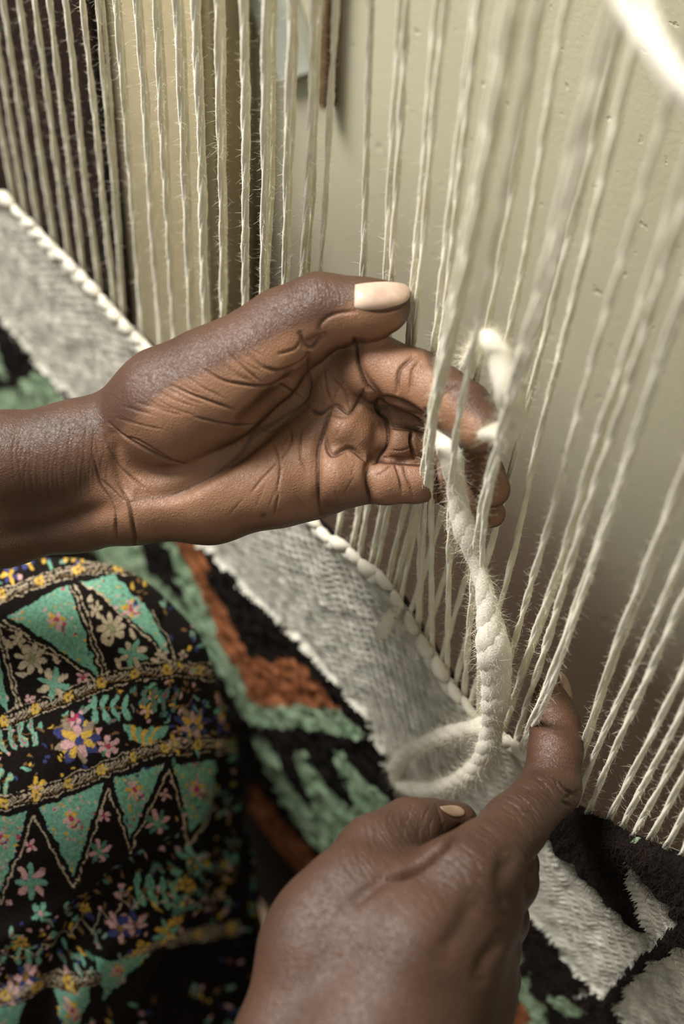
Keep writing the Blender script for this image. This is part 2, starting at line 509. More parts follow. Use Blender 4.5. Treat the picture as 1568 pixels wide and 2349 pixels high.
path([(991, 1493, 0), (988, 1180, -.003), (983, 1060, -.008), (998, 940, -.012), (1026, 820, -.015), (1058, 700, -.016), (1128, 371, -.016), (1190, 0, -.016)], 'right thread of the pulled bundle crossing the index finger')
path([(1025, 1539, 0), (1031, 1180, -.006), (1040, 1030, -.010), (1045, 970, -.012), (1066, 866, -.014), (1104, 725, -.016), (1130, 600, -.016), (1236, 0, -.016)], 'single thread crossing the last joint of the index finger')
path([(1064, 1601, 0), (1095, 1180, -.008), (1117, 1083, -.012), (1142, 1024, -.014), (1172, 880, -.018), (1219, 725, -.022), (1255, 600, -.024), (1304, 371, -.026), (1397, 46, -.028)], 'left thread of the pair running up from the lower fingertips')
path([(1099, 1642, 0), (1105, 1275, -.006), (1107, 1180, -.008), (1126, 1083, -.012), (1152, 1020, -.014), (1186, 880, -.018), (1237, 725, -.022), (1277, 600, -.024), (1328, 371, -.026), (1420, 46, -.028)], 'right thread of the pair running up from the lower fingertips')
path([(1135, 1636, 0), (1158, 1541, 0), (1231, 1300, 0), (1310, 1010, 0), (1395, 700, 0), (1527, 260, 0)], 'cream warp thread rising free right of the left hand')
path([(1151, 1673, 0), (1200, 1530, 0), (1280, 1300, 0), (1380, 970, 0), (1470, 700, 0)], 'narrow left thread of the close pair right of the fluffy roving')
path([(1154, 1676, 0.003), (1206, 1532, 0.003), (1288, 1300, 0.003), (1388, 970, 0.003), (1480, 700, 0.003)], 'narrow right thread of the close pair right of the fluffy roving', 1.0)
path([(1181, 1702, 0), (1230, 1550, 0), (1306, 1300, 0), (1410, 970, 0), (1498, 700, 0)], 'thick warp thread ending left of the pointing finger', 1.4)
path([(1190, 1730, 0), (1203, 1690, -.009), (1238, 1605, -.013), (1275, 1520, -.010), (1350, 1300, 0), (1455, 1000, 0), (1553, 700, 0)], 'left thread of the two parting over the lower fingertip')
path([(1196, 1734, 0.001), (1211, 1690, -.009), (1250, 1612, -.013), (1284, 1520, -.009), (1358, 1300, 0), (1463, 1000, 0), (1561, 700, 0)], 'right thread of the two parting over the lower fingertip')
path([(1318, 1760, 0.004), (1334, 1712, .001), (1404, 1500, 0), (1480, 1300, 0), (1568, 1080, 0)], 'left thread of the pair emerging right of the bent finger')
path([(1322, 1762, 0.008), (1342, 1712, .004), (1414, 1500, 0.002), (1492, 1300, 0.002), (1580, 1080, 0.002)], 'right thread of the pair emerging right of the bent finger')
path([(1318, 1850, 0.002), (1334, 1800, .004), (1380, 1695, 0), (1470, 1490, 0), (1557, 1300, 0), (1650, 1080, 0)], 'thin warp thread with a frayed kink at the knuckle')
path([(1347, 1867, 0), (1400, 1740, 0), (1480, 1560, 0), (1568, 1376, 0)], 'warp thread ending first in the black pile right of the knuckle', 1.3)
rb = [((1397, 1876), (1568, 1539)), ((1428, 1893), (1568, 1623)), ((1453, 1915), (1568, 1700)), ((1493, 1918), (1568, 1777)), ((1526, 1943), (1568, 1867)), ((1562, 1958), (1600, 1885)), ((1600, 1990), (1650, 1890)), ((1640, 2020), (1695, 1900))]
for k, (b, t) in enumerate(rb):
    dx = (t[0] - b[0]) / (b[1] - t[1])
    path([(b[0], b[1], 0), (t[0], t[1], 0), (t[0] + dx * 250, t[1] - 250, 0)], 'cream warp thread rooted in the black pile, %s of the row after the kinked one' % ORD[k + 1], 1.25)

allthreads = []
for k, (P, r, label) in enumerate(threads):
    P = np.array(P)
    D_ = [P[0]]
    for a_, b_ in zip(P[:-1], P[1:]):
        n_ = max(1, int(np.linalg.norm(b_ - a_) / .012)); D_ += [a_ + (b_ - a_) * t / n_ for t in range(1, n_ + 1)]
    P = np.array(D_)
    for _ in range(5): P[1:-1] = P[1:-1] * .5 + (P[:-2] + P[2:]) * .25
    C = catmull(P, 0.003)
    rad = r * 0.001
    wob = np.random.RandomState(k)
    s = np.linspace(0, 1, len(C))
    C = C + np.stack([0.0002 * np.sin(s * 60 + k), 0.0002 * np.cos(s * 47 + k * 2), 0 * s], 1)
    rr = rad * (1 + 0.12 * np.interp(np.arange(len(C)), np.arange(0, len(C) + 4, 4), wob.rand(len(np.arange(0, len(C) + 4, 4))) * 2 - 1))
    pl = 2 if k % 3 else 3
    v, q = plied(C, rr, pl, 0.045 + .05 * wob.rand(), 6, wob.rand() * 6, 0.70, 0.30, k)
    o = mesh('warp_thread', v, q, M_warp, origin=C[0])
    tag(o, label, 'warp thread', 'warp threads of the loom')
    # keep the fuzz where the camera is likely to see it
    sel = C[(C[:, 2] > C[0, 2]) & (C[:, 2] < C[0, 2] + 0.42)]
    v, q = fuzz(sel, rad, 1500, 0.0028, 100 + k, 0.00004)
    f = mesh('wool_fuzz', v, q, M_fuzz, parent=o, origin=C[0], smooth=False)
    f['kind'] = 'stuff'
    allthreads.append(C)

# loom beams, outside the frame, that hold warps and rug
def rod(a, b, r, n=20):
    C = np.linspace(np.array(a, float), np.array(b, float), 8)
    return tube(C, r, n)
v, q = rod((xr - 0.2, 0.0, TOPZ + 0.02), (0.55, 0.0, TOPZ + 0.02), 0.03)
tag(mesh('loom_beam', v, degen(q), M_beam, origin=(0, 0, TOPZ + .02)), 'round upper beam of the loom above the picture, holding the warps', 'loom beam')
v, q = rod((xr - 0.2, 0.055, 0.05), (0.55, 0.055, 0.05), 0.035)
tag(mesh('loom_beam', v, degen(q), M_beam, origin=(0, 0.055, 0.05)), 'round lower beam of the loom under the rug', 'loom beam')

# ------------------------------------------------------------------ rug
def inpoly(x, y, poly):
    P = np.array(poly, float); ins = np.zeros(x.shape, bool)
    j = len(P) - 1
    for i in range(len(P)):
        xi, yi = P[i]; xj, yj = P[j]
        c = ((yi > y) != (yj > y)) & (x < (xj - xi) * (y - yi) / (yj - yi + 1e-12) + xi)
        ins ^= c; j = i
    return ins


BAND = [(-900, -600), (-900, -170), (-300, 400), (0, 705), (60, 772), (110, 832), (185, 915), (300, 1050), (400, 1155), (485, 1245), (560, 1320), (640, 1400), (720, 1480), (790, 1560), (850, 1625), (880, 1680), (905, 1740), (960, 1820),
        (1030, 1890), (1100, 1960), (1213, 2070), (1255, 2109), (1285, 2148), (1315, 2187), (1339, 2219), (1369, 2246), (1392, 2267), (1416, 2255), (1434, 2228), (1452, 2210), (1473, 2195),
        (1512, 2154), (1530, 2139), (1560, 2100), (1575, 2091), (1560, 2085), (1548, 2049), (1518, 2031), (1494, 1998), (1473, 1975), (1446, 1954), (1452, 1984), (1455, 2019), (1467, 2043),
        (1482, 2091), (1500, 2124), (1461, 2103), (1437, 2076), (1410, 2052), (1387, 2022), (1357, 2001), (1339, 1969), (1303, 1948), (1270, 1897), (1256, 1800), (1262, 1600), (1140, 1400), (850, 1100), (0, 100), (-900, -700)]
ZONES = [
    ('white_band', M_white, BAND),
    ('white_motif', M_white, [(1575, 2157), (1542, 2178), (1503, 2190), (1488, 2213), (1461, 2231), (1443, 2261), (1422, 2297), (1437, 2324), (1480, 2380), (1600, 2500), (1800, 2400), (1750, 2150)]),
    ('white_motif', M_white, [(1345, 2250), (1360, 2256), (1366, 2266), (1352, 2270), (1340, 2262)]),
    ('green_motif', M_green, [(410, 1215), (432, 1250), (455, 1290), (490, 1365), (520, 1440), (548, 1490), (575, 1545), (590, 1590), (620, 1606), (714, 1598), (800, 1612), (862, 1660), (862, 1676), (800, 1668), (700, 1650), (622, 1652), (575, 1630), (552, 1575), (518, 1525), (492, 1465), (462, 1390), (425, 1305), (398, 1230)]),
    ('orange_motif', M_orange, [(425, 1215), (475, 1232), (490, 1262), (510, 1327), (541, 1388), (571, 1454), (592, 1488), (638, 1502), (679, 1488), (724, 1510), (765, 1556), (800, 1607), (800, 1613), (714, 1600), (622, 1608), (590, 1592), (575, 1546), (548, 1492), (520, 1442), (490, 1366), (455, 1290)]),
    ('green_motif', M_green, [(140, 1150), (330, 1180), (345, 1245), (357, 1291), (423, 1352), (474, 1413), (478, 1440), (460, 1456), (429, 1454), (400, 1430), (357, 1398), (286, 1327), (245, 1260)]),
    ('green_motif', M_green, [(598, 1675), (622, 1672), (650, 1725), (690, 1790), (725, 1848), (742, 1848), (722, 1790), (697, 1730), (697, 1700), (714, 1706), (745, 1762), (800, 1818), (834, 1840), (818, 1790), (790, 1730), (788, 1700), (806, 1706), (850, 1762), (905, 1800), (930, 1835), (1005, 1890), (1040, 1990), (900, 2020), (800, 1965), (740, 1925), (690, 1860), (640, 1770)]),
    ('orange_motif', M_orange, [(588, 1775), (640, 1830), (700, 1905), (760, 1965), (860, 2060), (800, 2100), (700, 2030), (640, 1960), (600, 1880)]),
    ('green_motif', M_green, [(58, 868), (85, 850), (112, 837), (138, 868), (185, 925), (250, 990), (98, 1000), (85, 921), (71, 895)]),
    ('green_motif', M_green, [(-200, 560), (0, 747), (18, 796), (36, 854), (24, 866), (0, 828), (-200, 700)]),
    ('green_motif', M_green, [(-200, 800), (0, 897), (40, 873), (74, 905), (88, 935), (120, 1050), (-60, 1050), (-250, 950)]),
    ('green_motif', M_green, [(1150, 2200), (1184, 2222), (1228, 2213), (1243, 2252), (1262, 2290), (1290, 2349), (1300, 2400), (1235, 2400), (1235, 2300), (1190, 2262), (1140, 2250)]),
    ('orange_motif', M_orange, [(1120, 2250), (1160, 2270), (1190, 2265), (1232, 2295), (1240, 2349), (1250, 2420), (1120, 2420)]),
    ('green_motif', M_green, [(1200, 2100), (1208, 2145), (1222, 2180), (1205, 2190), (1160, 2120)]),
    ('green_motif', M_green, [(1274, 2255), (1310, 2268), (1345, 2285), (1368, 2296), (1350, 2312), (1315, 2314), (1290, 2295)]),
    ('green_motif', M_green, [(1458, 1886), (1485, 1880), (1488, 1900), (1472, 1914), (1460, 1900)]),
]
cell = 0.0011
xs = np.arange(FW[1, 0], 0.03, cell)
tt = np.arange(0, 0.40, cell)
nx, nt_ = len(xs), len(tt)
XX, TT = np.meshgrid(xs, tt, indexing='ij')
ZZ = zf(XX) - TT + (vnoise2(XX, 0 * XX, 420, 61) - .5) * .0026 * np.clip(1 - TT / .01, 0, 1)
px, py, pz = proj(np.stack([XX, 0 * XX, ZZ], -1))
wb = (vnoise2(XX, ZZ, 200, 1) - .5) * 14 + (vnoise2(XX, ZZ, 700, 2) - .5) * 4
wc = (vnoise2(XX, ZZ, 200, 3) - .5) * 14 + (vnoise2(XX, ZZ, 700, 4) - .5) * 4
zone = np.full(XX.shape, -1)
for i, (nm_, mt, poly) in enumerate(ZONES):
    zone[inpoly(px + wb, py + wc, poly) & ((zone < 0) | (zone == 0))] = i
isw = np.zeros(XX.shape, bool)
for i, z_ in enumerate(ZONES):
    if z_[1] is M_white: isw |= zone == i
# heights (towards the camera = -Y)
# flat weave: staggered slanted stitches
sx, st = 0.0074, 0.0040
row = np.floor(TT / st); fx = ((XX + row * 0.5 * sx + TT * 0.4) / sx) % 1.0 - .5; ft = (TT / st) % 1.0 - .5
amp = .55 + .9 * vnoise2(XX, TT, 190, 9)
hw = 0.0020 + 0.0025 * amp * np.clip(1 - (fx * 2) ** 2 * 0.9 - (ft * 2) ** 2 * .9, 0, 1) + 0.0016 * vnoise2(XX, TT, 90, 10)
hp = 0.0046 + 0.0027 * vnoise2(XX, TT, 150, 11) + 0.0022 * vnoise2(XX, TT, 420, 12) + 0.0010 * vnoise2(XX, TT, 900, 13)
H = np.where(isw, hw, hp)
# soften the height steps a little
for _ in range(3):
    H = (H + np.roll(H, 1, 0) + np.roll(H, -1, 0) + np.roll(H, 1, 1) + np.roll(H, -1, 1)) / 5 * .6 + H * .4
edge = np.clip(TT / 0.003, 0, 1)
H = H * (0.3 + .7 * np.sqrt(edge))
VR = np.stack([XX, -H, ZZ], -1).reshape(-1, 3)
idx = np.arange(nx * nt_).reshape(nx, nt_)
QR = np.stack([idx[:-1, :-1], idx[:-1, 1:], idx[1:, 1:], idx[1:, :-1]], -1).reshape(-1, 4)
zq = zone[:-1, :-1].reshape(-1)
rug_o = (float(xs[nx // 2]), 0.004, 0.15)
rug = empty('woven_rug', rug_o)
tag(rug, 'patterned wool rug on the loom with white band and black, green, orange pile', 'rug')


def sub(name, mat, msk, **kw):
    q = QR[msk]
    if not len(q): return None
    u, inv = np.unique(q, return_inverse=True)
    return mesh(name, VR[u], inv.reshape(q.shape), mat, parent=rug, origin=rug_o, **kw)


o = sub('black_ground', M_black, zq < 0)
for i, (nm_, mt, poly) in enumerate(ZONES):
    o = sub(nm_, mt, zq == i)
# backing sheet
V = []; Fc = []
xsb = xs[::20]
for X in xsb: V += [(X, 0.0002, float(zf(X)) - .006), (X, 0.006, float(zf(X)) - .011), (X, 0.006, 0.03), (X, 0.0002, 0.03)]
for i in range(len(xsb) - 1):
    b = i * 4
    Fc += [[b, b + 4, b + 5, b + 1], [b + 1, b + 5, b + 6, b + 2], [b + 2, b + 6, b + 7, b + 3], [b + 3, b + 7, b + 4, b]]
mesh('backing', V, Fc, M_black, parent=rug, origin=rug_o, smooth=False)

# last weft row: chunky loops along the fell (white part)
def loop_mesh(p, d, n, L, r, seed):
    s = np.linspace(-1, 1, 9)
    C = p[None] + d[None] * (s * L)[:, None] + n[None] * ((1 - s ** 2) * r * .5)[:, None]
    rr = r * np.sqrt(np.clip(1.06 - s ** 2, 0.05, 1))
    return tube(C, rr, 8, lump=.12, seed=seed)
Xs = FW[1, 0] + 0.01; k = 0
Xend = aty(1225, 1730, 0)[0]
while Xs < Xend:
    near = np.clip((Xs + .75) / .55, 0, 1)
    stp = 0.0098 + .002 * RNG.rand()
    for row_ in range(2):
        X0 = Xs + row_ * stp * .5
        z0 = float(zf(X0)) - .0005 - row_ * .004
        dz = (float(zf(X0 + .005)) - float(zf(X0 - .005))) / .01
        d = np.array([1, 0.0, dz - .45 + .6 * RNG.rand()]); d /= np.linalg.norm(d)
        v, q = loop_mesh(np.array([X0, -.0028 - row_ * .0002, z0]), d, np.array([0, -1.0, 0]), stp * RNG.uniform(.42, .62), .0022 + .0012 * RNG.rand() - row_ * .0004, k)
        mesh('weft_loop', v, degen(q), M_rove if row_ == 0 else M_white, parent=rug, origin=rug_o)
        k += 1
    Xs += stp

# pile fibres of the dark and green pile close to the camera
def pile(name, mat, msk, n, L, seed, wd, curl):
    rs = np.random.RandomState(seed)
    ii = np.flatnonzero(msk.reshape(-1))
    if not len(ii): return
    c = rs.choice(ii, n)
    p = VR[c] + rs.randn(n, 3) * [.0006, .0003, .0006]
    d = np.stack([rs.randn(n) * .5, -1 + 0 * p[:, 0], rs.randn(n) * .5 + .25], -1); d /= np.linalg.norm(d, axis=1)[:, None]
    side = np.cross(d, rs.randn(n, 3)); side /= np.linalg.norm(side, axis=1)[:, None]
    bend = rs.randn(n, 3) * curl; ax = rs.randn(n, 3); V = []
    segs = 5; LL = L * (.4 + rs.rand(n))
    for j in range(segs + 1):
        V.append(p - side * wd); V.append(p + side * wd)
        d = d + bend / segs + np.cross(ax, d) * curl * .4; d /= np.linalg.norm(d, axis=1)[:, None]
        p = p + d * (LL / segs)[:, None]
    V = np.stack(V, 1); m = 2 * (segs + 1)
    base = np.arange(n)[:, None] * m
    Q = np.concatenate([base + np.array([[2 * j, 2 * j + 1, 2 * j + 3, 2 * j + 2]]) for j in range(segs)], 0)
    o = mesh(name, V.reshape(-1, 3), Q, mat, parent=rug, origin=rug_o, smooth=False); o['kind'] = 'stuff'


nearm = (px > 1150) & (py > 1750) & (px < 1750) & (py < 2450)
pile('black_pile_fibre', M_bfib, (zone < 0) & nearm, 26000, .0055, 5, .00006, 1.3)
pile('black_pile_fibre', M_bfib, (zone < 0) & nearm & (TT < .006), 4500, .0065, 6, .00006, 1.3)
pile('white_pile_fibre', M_fuzz, (isw) & nearm, 4000, .003, 8, .000025, .8)
gz = np.zeros(XX.shape, bool)
for i, z_ in enumerate(ZONES):
    if z_[1] is M_green: gz |= zone == i

# ------------------------------------------------------------------ thick weft yarn
def pxr(p, rpx):
    z = proj(p)[2]
    return rpx * z / F


def roving(name, pts, label, cat, plies, pitch, fz, flen, frac=.6, sides=10, step=.0015):
    P = np.array([list(aty(a, b, c)) for a, b, c, r in pts]); rr = np.array([pxr(aty(a, b, c), r) for a, b, c, r in pts])
    A = catmull(np.hstack([P, rr[:, None]]), step)
    C, r = A[:, :3], np.clip(A[:, 3], .0008, 1)
    n = len(C); s = np.arange(n)
    r = r * (1 + .10 * np.sin(s * .11) + .06 * np.sin(s * .31 + 1))
    r[:4] *= np.array([.45, .7, .85, .95]); r[-4:] *= np.array([.95, .85, .7, .45])
    v, q = plied(C, r, plies, pitch, sides, .4, frac, .05, 3)
    vc, qc = tube(C, r * .72, sides)
    V = np.vstack([v, vc]); Q = np.vstack([q, qc + len(v)])
    o = mesh(name, V, degen(Q), M_rove, origin=C[0]); tag(o, label, cat)
    v, q = fuzz(C, r * 1.14, fz, flen, 77, .00004, 6, 1.7, .9)
    f = mesh('wool_fuzz', v, q, M_fuzz, parent=o, origin=C[0], smooth=False); f['kind'] = 'stuff'
    return o, C


wy, wyC = roving('weft_yarn', [
    (1125, 1645, -.004, 20), (1095, 1668, -.010, 20), (1040, 1680, -.014, 19), (985, 1700, -.016, 19), (935, 1728, -.017, 19), (910, 1765, -.018, 19),
    (925, 1800, -.019, 19), (975, 1812, -.020, 19), (1035, 1797, -.020, 20), (1085, 1768, -.018, 22), (1118, 1715, -.015, 26),
    (1130, 1650, -.013, 32), (1138, 1570, -.012, 37), (1130, 1480, -.012, 36), (1122, 1420, -.010, 32), (1110, 1350, -.008, 22), (1090, 1285, -.006, 24), (1068, 1225, -.006, 30),
    (1052, 1160, -.005, 25), (1043, 1100, -.005, 24), (1032, 1045, -.004, 27), (1016, 1000, .002, 20), (1012, 970, .014, 16), (1025, 930, .030, 14),
    (1048, 885, .034, 14), (1068, 845, .026, 16), (1088, 800, .014, 17), (1112, 776, .003, 19), (1138, 800, -.006, 25), (1154, 850, -.012, 28), (1165, 905, -.014, 30), (1178, 955, -.012, 27), (1165, 985, -.010, 25), (1130, 994, -.012, 25), (1100, 998, -.014, 24)],
    'thick fluffy white weft yarn looping below the woven edge and over the upper hand', 'yarn', 3, .030, 17000, .0050, .82)
P = [(1172, 985, -.009, 22), (1190, 965, -.008, 18), (1196, 930, -.006, 12), (1202, 895, -.005, 7), (1206, 870, -.004, 3)]
Pw = np.array([list(aty(a, b, c)) for a, b, c, r in P]); rw = np.array([pxr(aty(a, b, c), r) for a, b, c, r in P])
A = catmull(np.hstack([Pw, rw[:, None]]), .002)
v, q = tube(A[:, :3], A[:, 3], 10, lump=.2)
mesh('loose_ply', v, degen(q), M_rove, parent=wy, origin=wyC[0])

roving('yarn_tail', [(915, 1392, -.002, 14), (898, 1412, -.010, 17), (880, 1440, -.016, 19), (864, 1464, -.020, 18)], 'short white cut yarn end sticking out below the woven edge', 'yarn', 2, .016, 250, .002)


def cordz(name, pts, label):
    P = np.array([list(unp(a, b, z)) + [r * z / F] for a, b, z, r in pts])
    A = catmull(P, .003)
    v, q = plied(A[:, :3], A[:, 3], 3, .014, 8, 0, .56, .1, 4)
    o = mesh(name, v, q, M_rove, origin=A[0, :3]); tag(o, label, 'cord')


cordz('white_cord', [(1180, -480, .35, 26), (1290, -250, .345, 26), (1390, -70, .34, 26), (1436, 20, .335, 26), (1490, 105, .33, 27), (1545, 185, .325, 28), (1600, 255, .32, 28), (1720, 380, .31, 28)], 'blurred white cord crossing the top right corner, lower strand')
cordz('white_cord', [(1330, -420, .335, 24), (1400, -230, .333, 24), (1462, -60, .33, 24), (1492, 40, .328, 24), (1520, 115, .322, 25), (1565, 185, .315, 25), (1620, 240, .31, 25), (1740, 350, .30, 25)], 'blurred white cord crossing the top right corner, upper strand')

# ------------------------------------------------------------------ signed distance bodies
class SDF:
    def __init__(self, lo, hi, h):
        self.lo, self.h = np.array(lo, float), h
        self.n = np.ceil((np.array(hi) - lo) / h).astype(int) + 1
        ax = [self.lo[i] + h * np.arange(self.n[i]) for i in range(3)]
        self.ax = ax
        self.D = np.full(tuple(self.n), 1.0, np.float32)

    def cone(self, a, b, ra, rb, k, pad=.02, out=None):
        """round cone from a to b, smooth union with k"""
        a, b = np.array(a, np.float32), np.array(b, np.float32)
        R_ = max(ra, rb) + pad
        lo = np.minimum(a, b) - R_; hi = np.maximum(a, b) + R_
        i0 = np.maximum(np.floor((lo - self.lo) / self.h).astype(int), 0)
        i1 = np.minimum(np.ceil((hi - self.lo) / self.h).astype(int) + 1, self.n)
        if (i1 <= i0).any(): return
        g = [self.ax[i][i0[i]:i1[i]].astype(np.float32) for i in range(3)]
        X, Y, Z = np.meshgrid(*g, indexing='ij', sparse=True)
        ab = b - a; L2 = float(ab @ ab) + 1e-12
        t = ((X - a[0]) * ab[0] + (Y - a[1]) * ab[1] + (Z - a[2]) * ab[2]) / L2
        t = np.clip(t, 0, 1)
        d = np.sqrt((X - a[0] - t * ab[0]) ** 2 + (Y - a[1] - t * ab[1]) ** 2 + (Z - a[2] - t * ab[2]) ** 2) - (ra + (rb - ra) * t)
        T_ = self.D if out is None else out
        sl = tuple(slice(i0[i], i1[i]) for i in range(3))
        T_[sl] = smin(T_[sl], d, k)


def smin(a, b, k):
    h = np.clip(.5 + .5 * (b - a) / k, 0, 1)
    return b * (1 - h) + a * h - k * h * (1 - h)


def smax(a, b, k): return -smin(-a, -b, k)


def surface_nets(D, lo, h):
    D = D.copy()
    D[0] = D[-1] = .01; D[:, 0] = D[:, -1] = .01; D[:, :, 0] = D[:, :, -1] = .01
    s = D < 0
    nx, ny, nz = D.shape
    c = np.zeros((nx - 1, ny - 1, nz - 1), np.int8)
    for i in (0, 1):
        for j in (0, 1):
            for k in (0, 1):
                c += s[i:nx - 1 + i, j:ny - 1 + j, k:nz - 1 + k]
    act = (c > 0) & (c < 8)
    I = np.argwhere(act)
    vid = np.full(act.shape, -1, np.int64); vid[act] = np.arange(len(I))
    acc = np.zeros((len(I), 3)); cnt = np.zeros(len(I))
    corners = [(i, j, k) for i in (0, 1) for j in (0, 1) for k in (0, 1)]
    for a in corners:
        for ax in range(3):
            if a[ax]: continue
            b = list(a); b[ax] = 1
            va = D[I[:, 0] + a[0], I[:, 1] + a[1], I[:, 2] + a[2]]; vb = D[I[:, 0] + b[0], I[:, 1] + b[1], I[:, 2] + b[2]]
            m = (va < 0) != (vb < 0)
            t = np.where(m, va / np.where(m, va - vb, 1), 0)
            p = np.tile(np.array(a, float), (len(I), 1)); p[:, ax] += t
            acc[m] += p[m]; cnt[m] += 1
    V = lo + h * (I + acc / cnt[:, None])
    Q = []
    for ax in range(3):
        u, w_ = (ax + 1) % 3, (ax + 2) % 3
        a = [slice(None)] * 3; b = [slice(None)] * 3
        a[ax] = slice(0, -1); b[ax] = slice(1, None)
        for t in (u, w_): a[t] = slice(1, -1); b[t] = slice(1, -1)
        sa, sb = s[tuple(a)], s[tuple(b)]
        cr = np.argwhere(sa != sb)
        flip = sb[tuple(cr.T)]
        off = np.zeros(3, int); off[u] = 1; off[w_] = 1
        base = cr + off
        def vi(du, dw):
            p = base.copy(); p[:, u] -= du; p[:, w_] -= dw
            return vid[p[:, 0], p[:, 1], p[:, 2]]
        q = np.stack([vi(1, 1), vi(0, 1), vi(0, 0), vi(1, 0)], -1)
        q[flip] = q[flip][:, ::-1]
        Q.append(q)
    return V, np.vstack(Q)


def edges_of(Q, n):
    E = np.concatenate([Q[:, [0, 1]], Q[:, [1, 2]], Q[:, [2, 3]], Q[:, [3, 0]]]); E.sort(axis=1)
    key = E[:, 0].astype(np.int64) * n + E[:, 1]
    u, inv = np.unique(key, return_inverse=True)
    return np.stack([u // n, u % n], -1), inv


def subdivide(V, Q):
    n = len(V); E, inv = edges_of(Q, n)
    em = V[E].mean(1); fm = V[Q].mean(1)
    m = len(Q); inv = inv.reshape(4, m)
    eid = inv + n; fid = n + len(E) + np.arange(m)
    out = []
    for k in range(4):
        out.append(np.stack([Q[:, k], eid[k], fid, eid[(k + 3) % 4]], -1))
    return np.vstack([V, em, fm]), np.vstack(out)


def smooth(V, Q, it, lam=.5):
    n = len(V); E, _ = edges_of(Q, n)
    deg = np.bincount(E.ravel(), minlength=n).astype(float)
    for _ in range(it):
        A = np.empty_like(V)
        for k in range(3):
            A[:, k] = (np.bincount(E[:, 0], V[E[:, 1], k], n) + np.bincount(E[:, 1], V[E[:, 0], k], n)) / deg
        V = V + lam * (A - V)
    return V


def normals(V, Q):
    n = np.cross(V[Q[:, 2]] - V[Q[:, 0]], V[Q[:, 3]] - V[Q[:, 1]])
    out = np.zeros_like(V)
    for k in range(4):
        for a in range(3): out[:, a] += np.bincount(Q[:, k], n[:, a], len(V))
    return out / (np.linalg.norm(out, axis=1)[:, None] + 1e-15)


def cp(px, py, z):   # camera space point
    return np.array([(px - CX) / F * z, (py - CY) / F * z, z])


def chain(S_, pts, k, out=None):
    for p, q in zip(pts[:-1], pts[1:]):
        S_.cone(cp(*p[:3]), cp(*q[:3]), p[3] * p[2] / F, q[3] * q[2] / F, k, out=out)


def segdist(px, py, line):
    d = np.full(px.shape, 1e9)
    for (x0, y0), (x1, y1) in zip(line[:-1], line[1:]):
        dx, dy = x1 - x0, y1 - y0
        t = np.clip(((px - x0) * dx + (py - y0) * dy) / (dx * dx + dy * dy + 1e-9), 0, 1)
        d = np.minimum(d, np.hypot(px - x0 - t * dx, py - y0 - t * dy))
    return d


def smoothline(L, n=6):
    if len(L) < 3: return L
    A = np.array(L, float); A = np.hstack([A, np.zeros((len(A), 1))])
    P = np.vstack([2 * A[0] - A[1], A, 2 * A[-1] - A[-2]]); out = []
    for i in range(1, len(P) - 2):
        a, b, c, d = P[i - 1:i + 3]
        for t in np.linspace(0, 1, n, endpoint=False):
            out.append(.5 * ((2 * b) + (-a + c) * t + (2 * a - 5 * b + 4 * c - d) * t ** 2 + (-a + 3 * b - 3 * c + d) * t ** 3))
    out.append(A[-1]); return [(p[0], p[1]) for p in out]


def engrave(V, Q, creases, pxmm):
    """creases: (polyline px, half width px, depth mm, darkness)"""
    Nn = normals(V, Q)
    x = V[:, 0] / V[:, 2] * F + CX; y = V[:, 1] / V[:, 2] * F + CY
    vd = V / np.linalg.norm(V, axis=1)[:, None]
    facing = -(Nn * vd).sum(1) > 0.05
    disp = np.zeros(len(V)); dark = np.zeros(len(V))
    for line, w_, dep, dk in creases:
        line = smoothline(line); A = np.array(line)
        m = facing & (x > A[:, 0].min() - 4 * w_) & (x < A[:, 0].max() + 4 * w_) & (y > A[:, 1].min() - 4 * w_) & (y < A[:, 1].max() + 4 * w_)
        ii = np.flatnonzero(m)
        if not len(ii): continue
        d = segdist(x[ii], y[ii], line)
        # taper towards the ends
        L = np.hypot(*(A[-1] - A[0])) + 1e-6
        e = np.minimum(np.hypot(x[ii] - A[0, 0], y[ii] - A[0, 1]), np.hypot(x[ii] - A[-1, 0], y[ii] - A[-1, 1]))
        tp = np.clip(.35 + e / (L * .3), 0, 1)
        g = np.exp(-(d / w_) ** 2) 
        dep = dep * 1.15
        disp[ii] = np.where(np.abs(g * dep * tp) > np.abs(disp[ii]), g * dep * tp, disp[ii])
        dark[ii] = np.maximum(dark[ii], np.clip(np.exp(-(d / (w_ * .8)) ** 2) * dk * tp, 0, 1))
    return V - Nn * (disp * .001)[:, None], dark, x, y, Nn


def to_world(V): return CAMPOS + V @ R.T


def bounds(chains, pad):
    P = []
    for ch in chains:
        for p in ch:
            c = cp(*p[:3]); r = p[3] * p[2] / F
            P += [c - r, c + r]
    P = np.array(P); return P.min(0) - pad, P.max(0) + pad


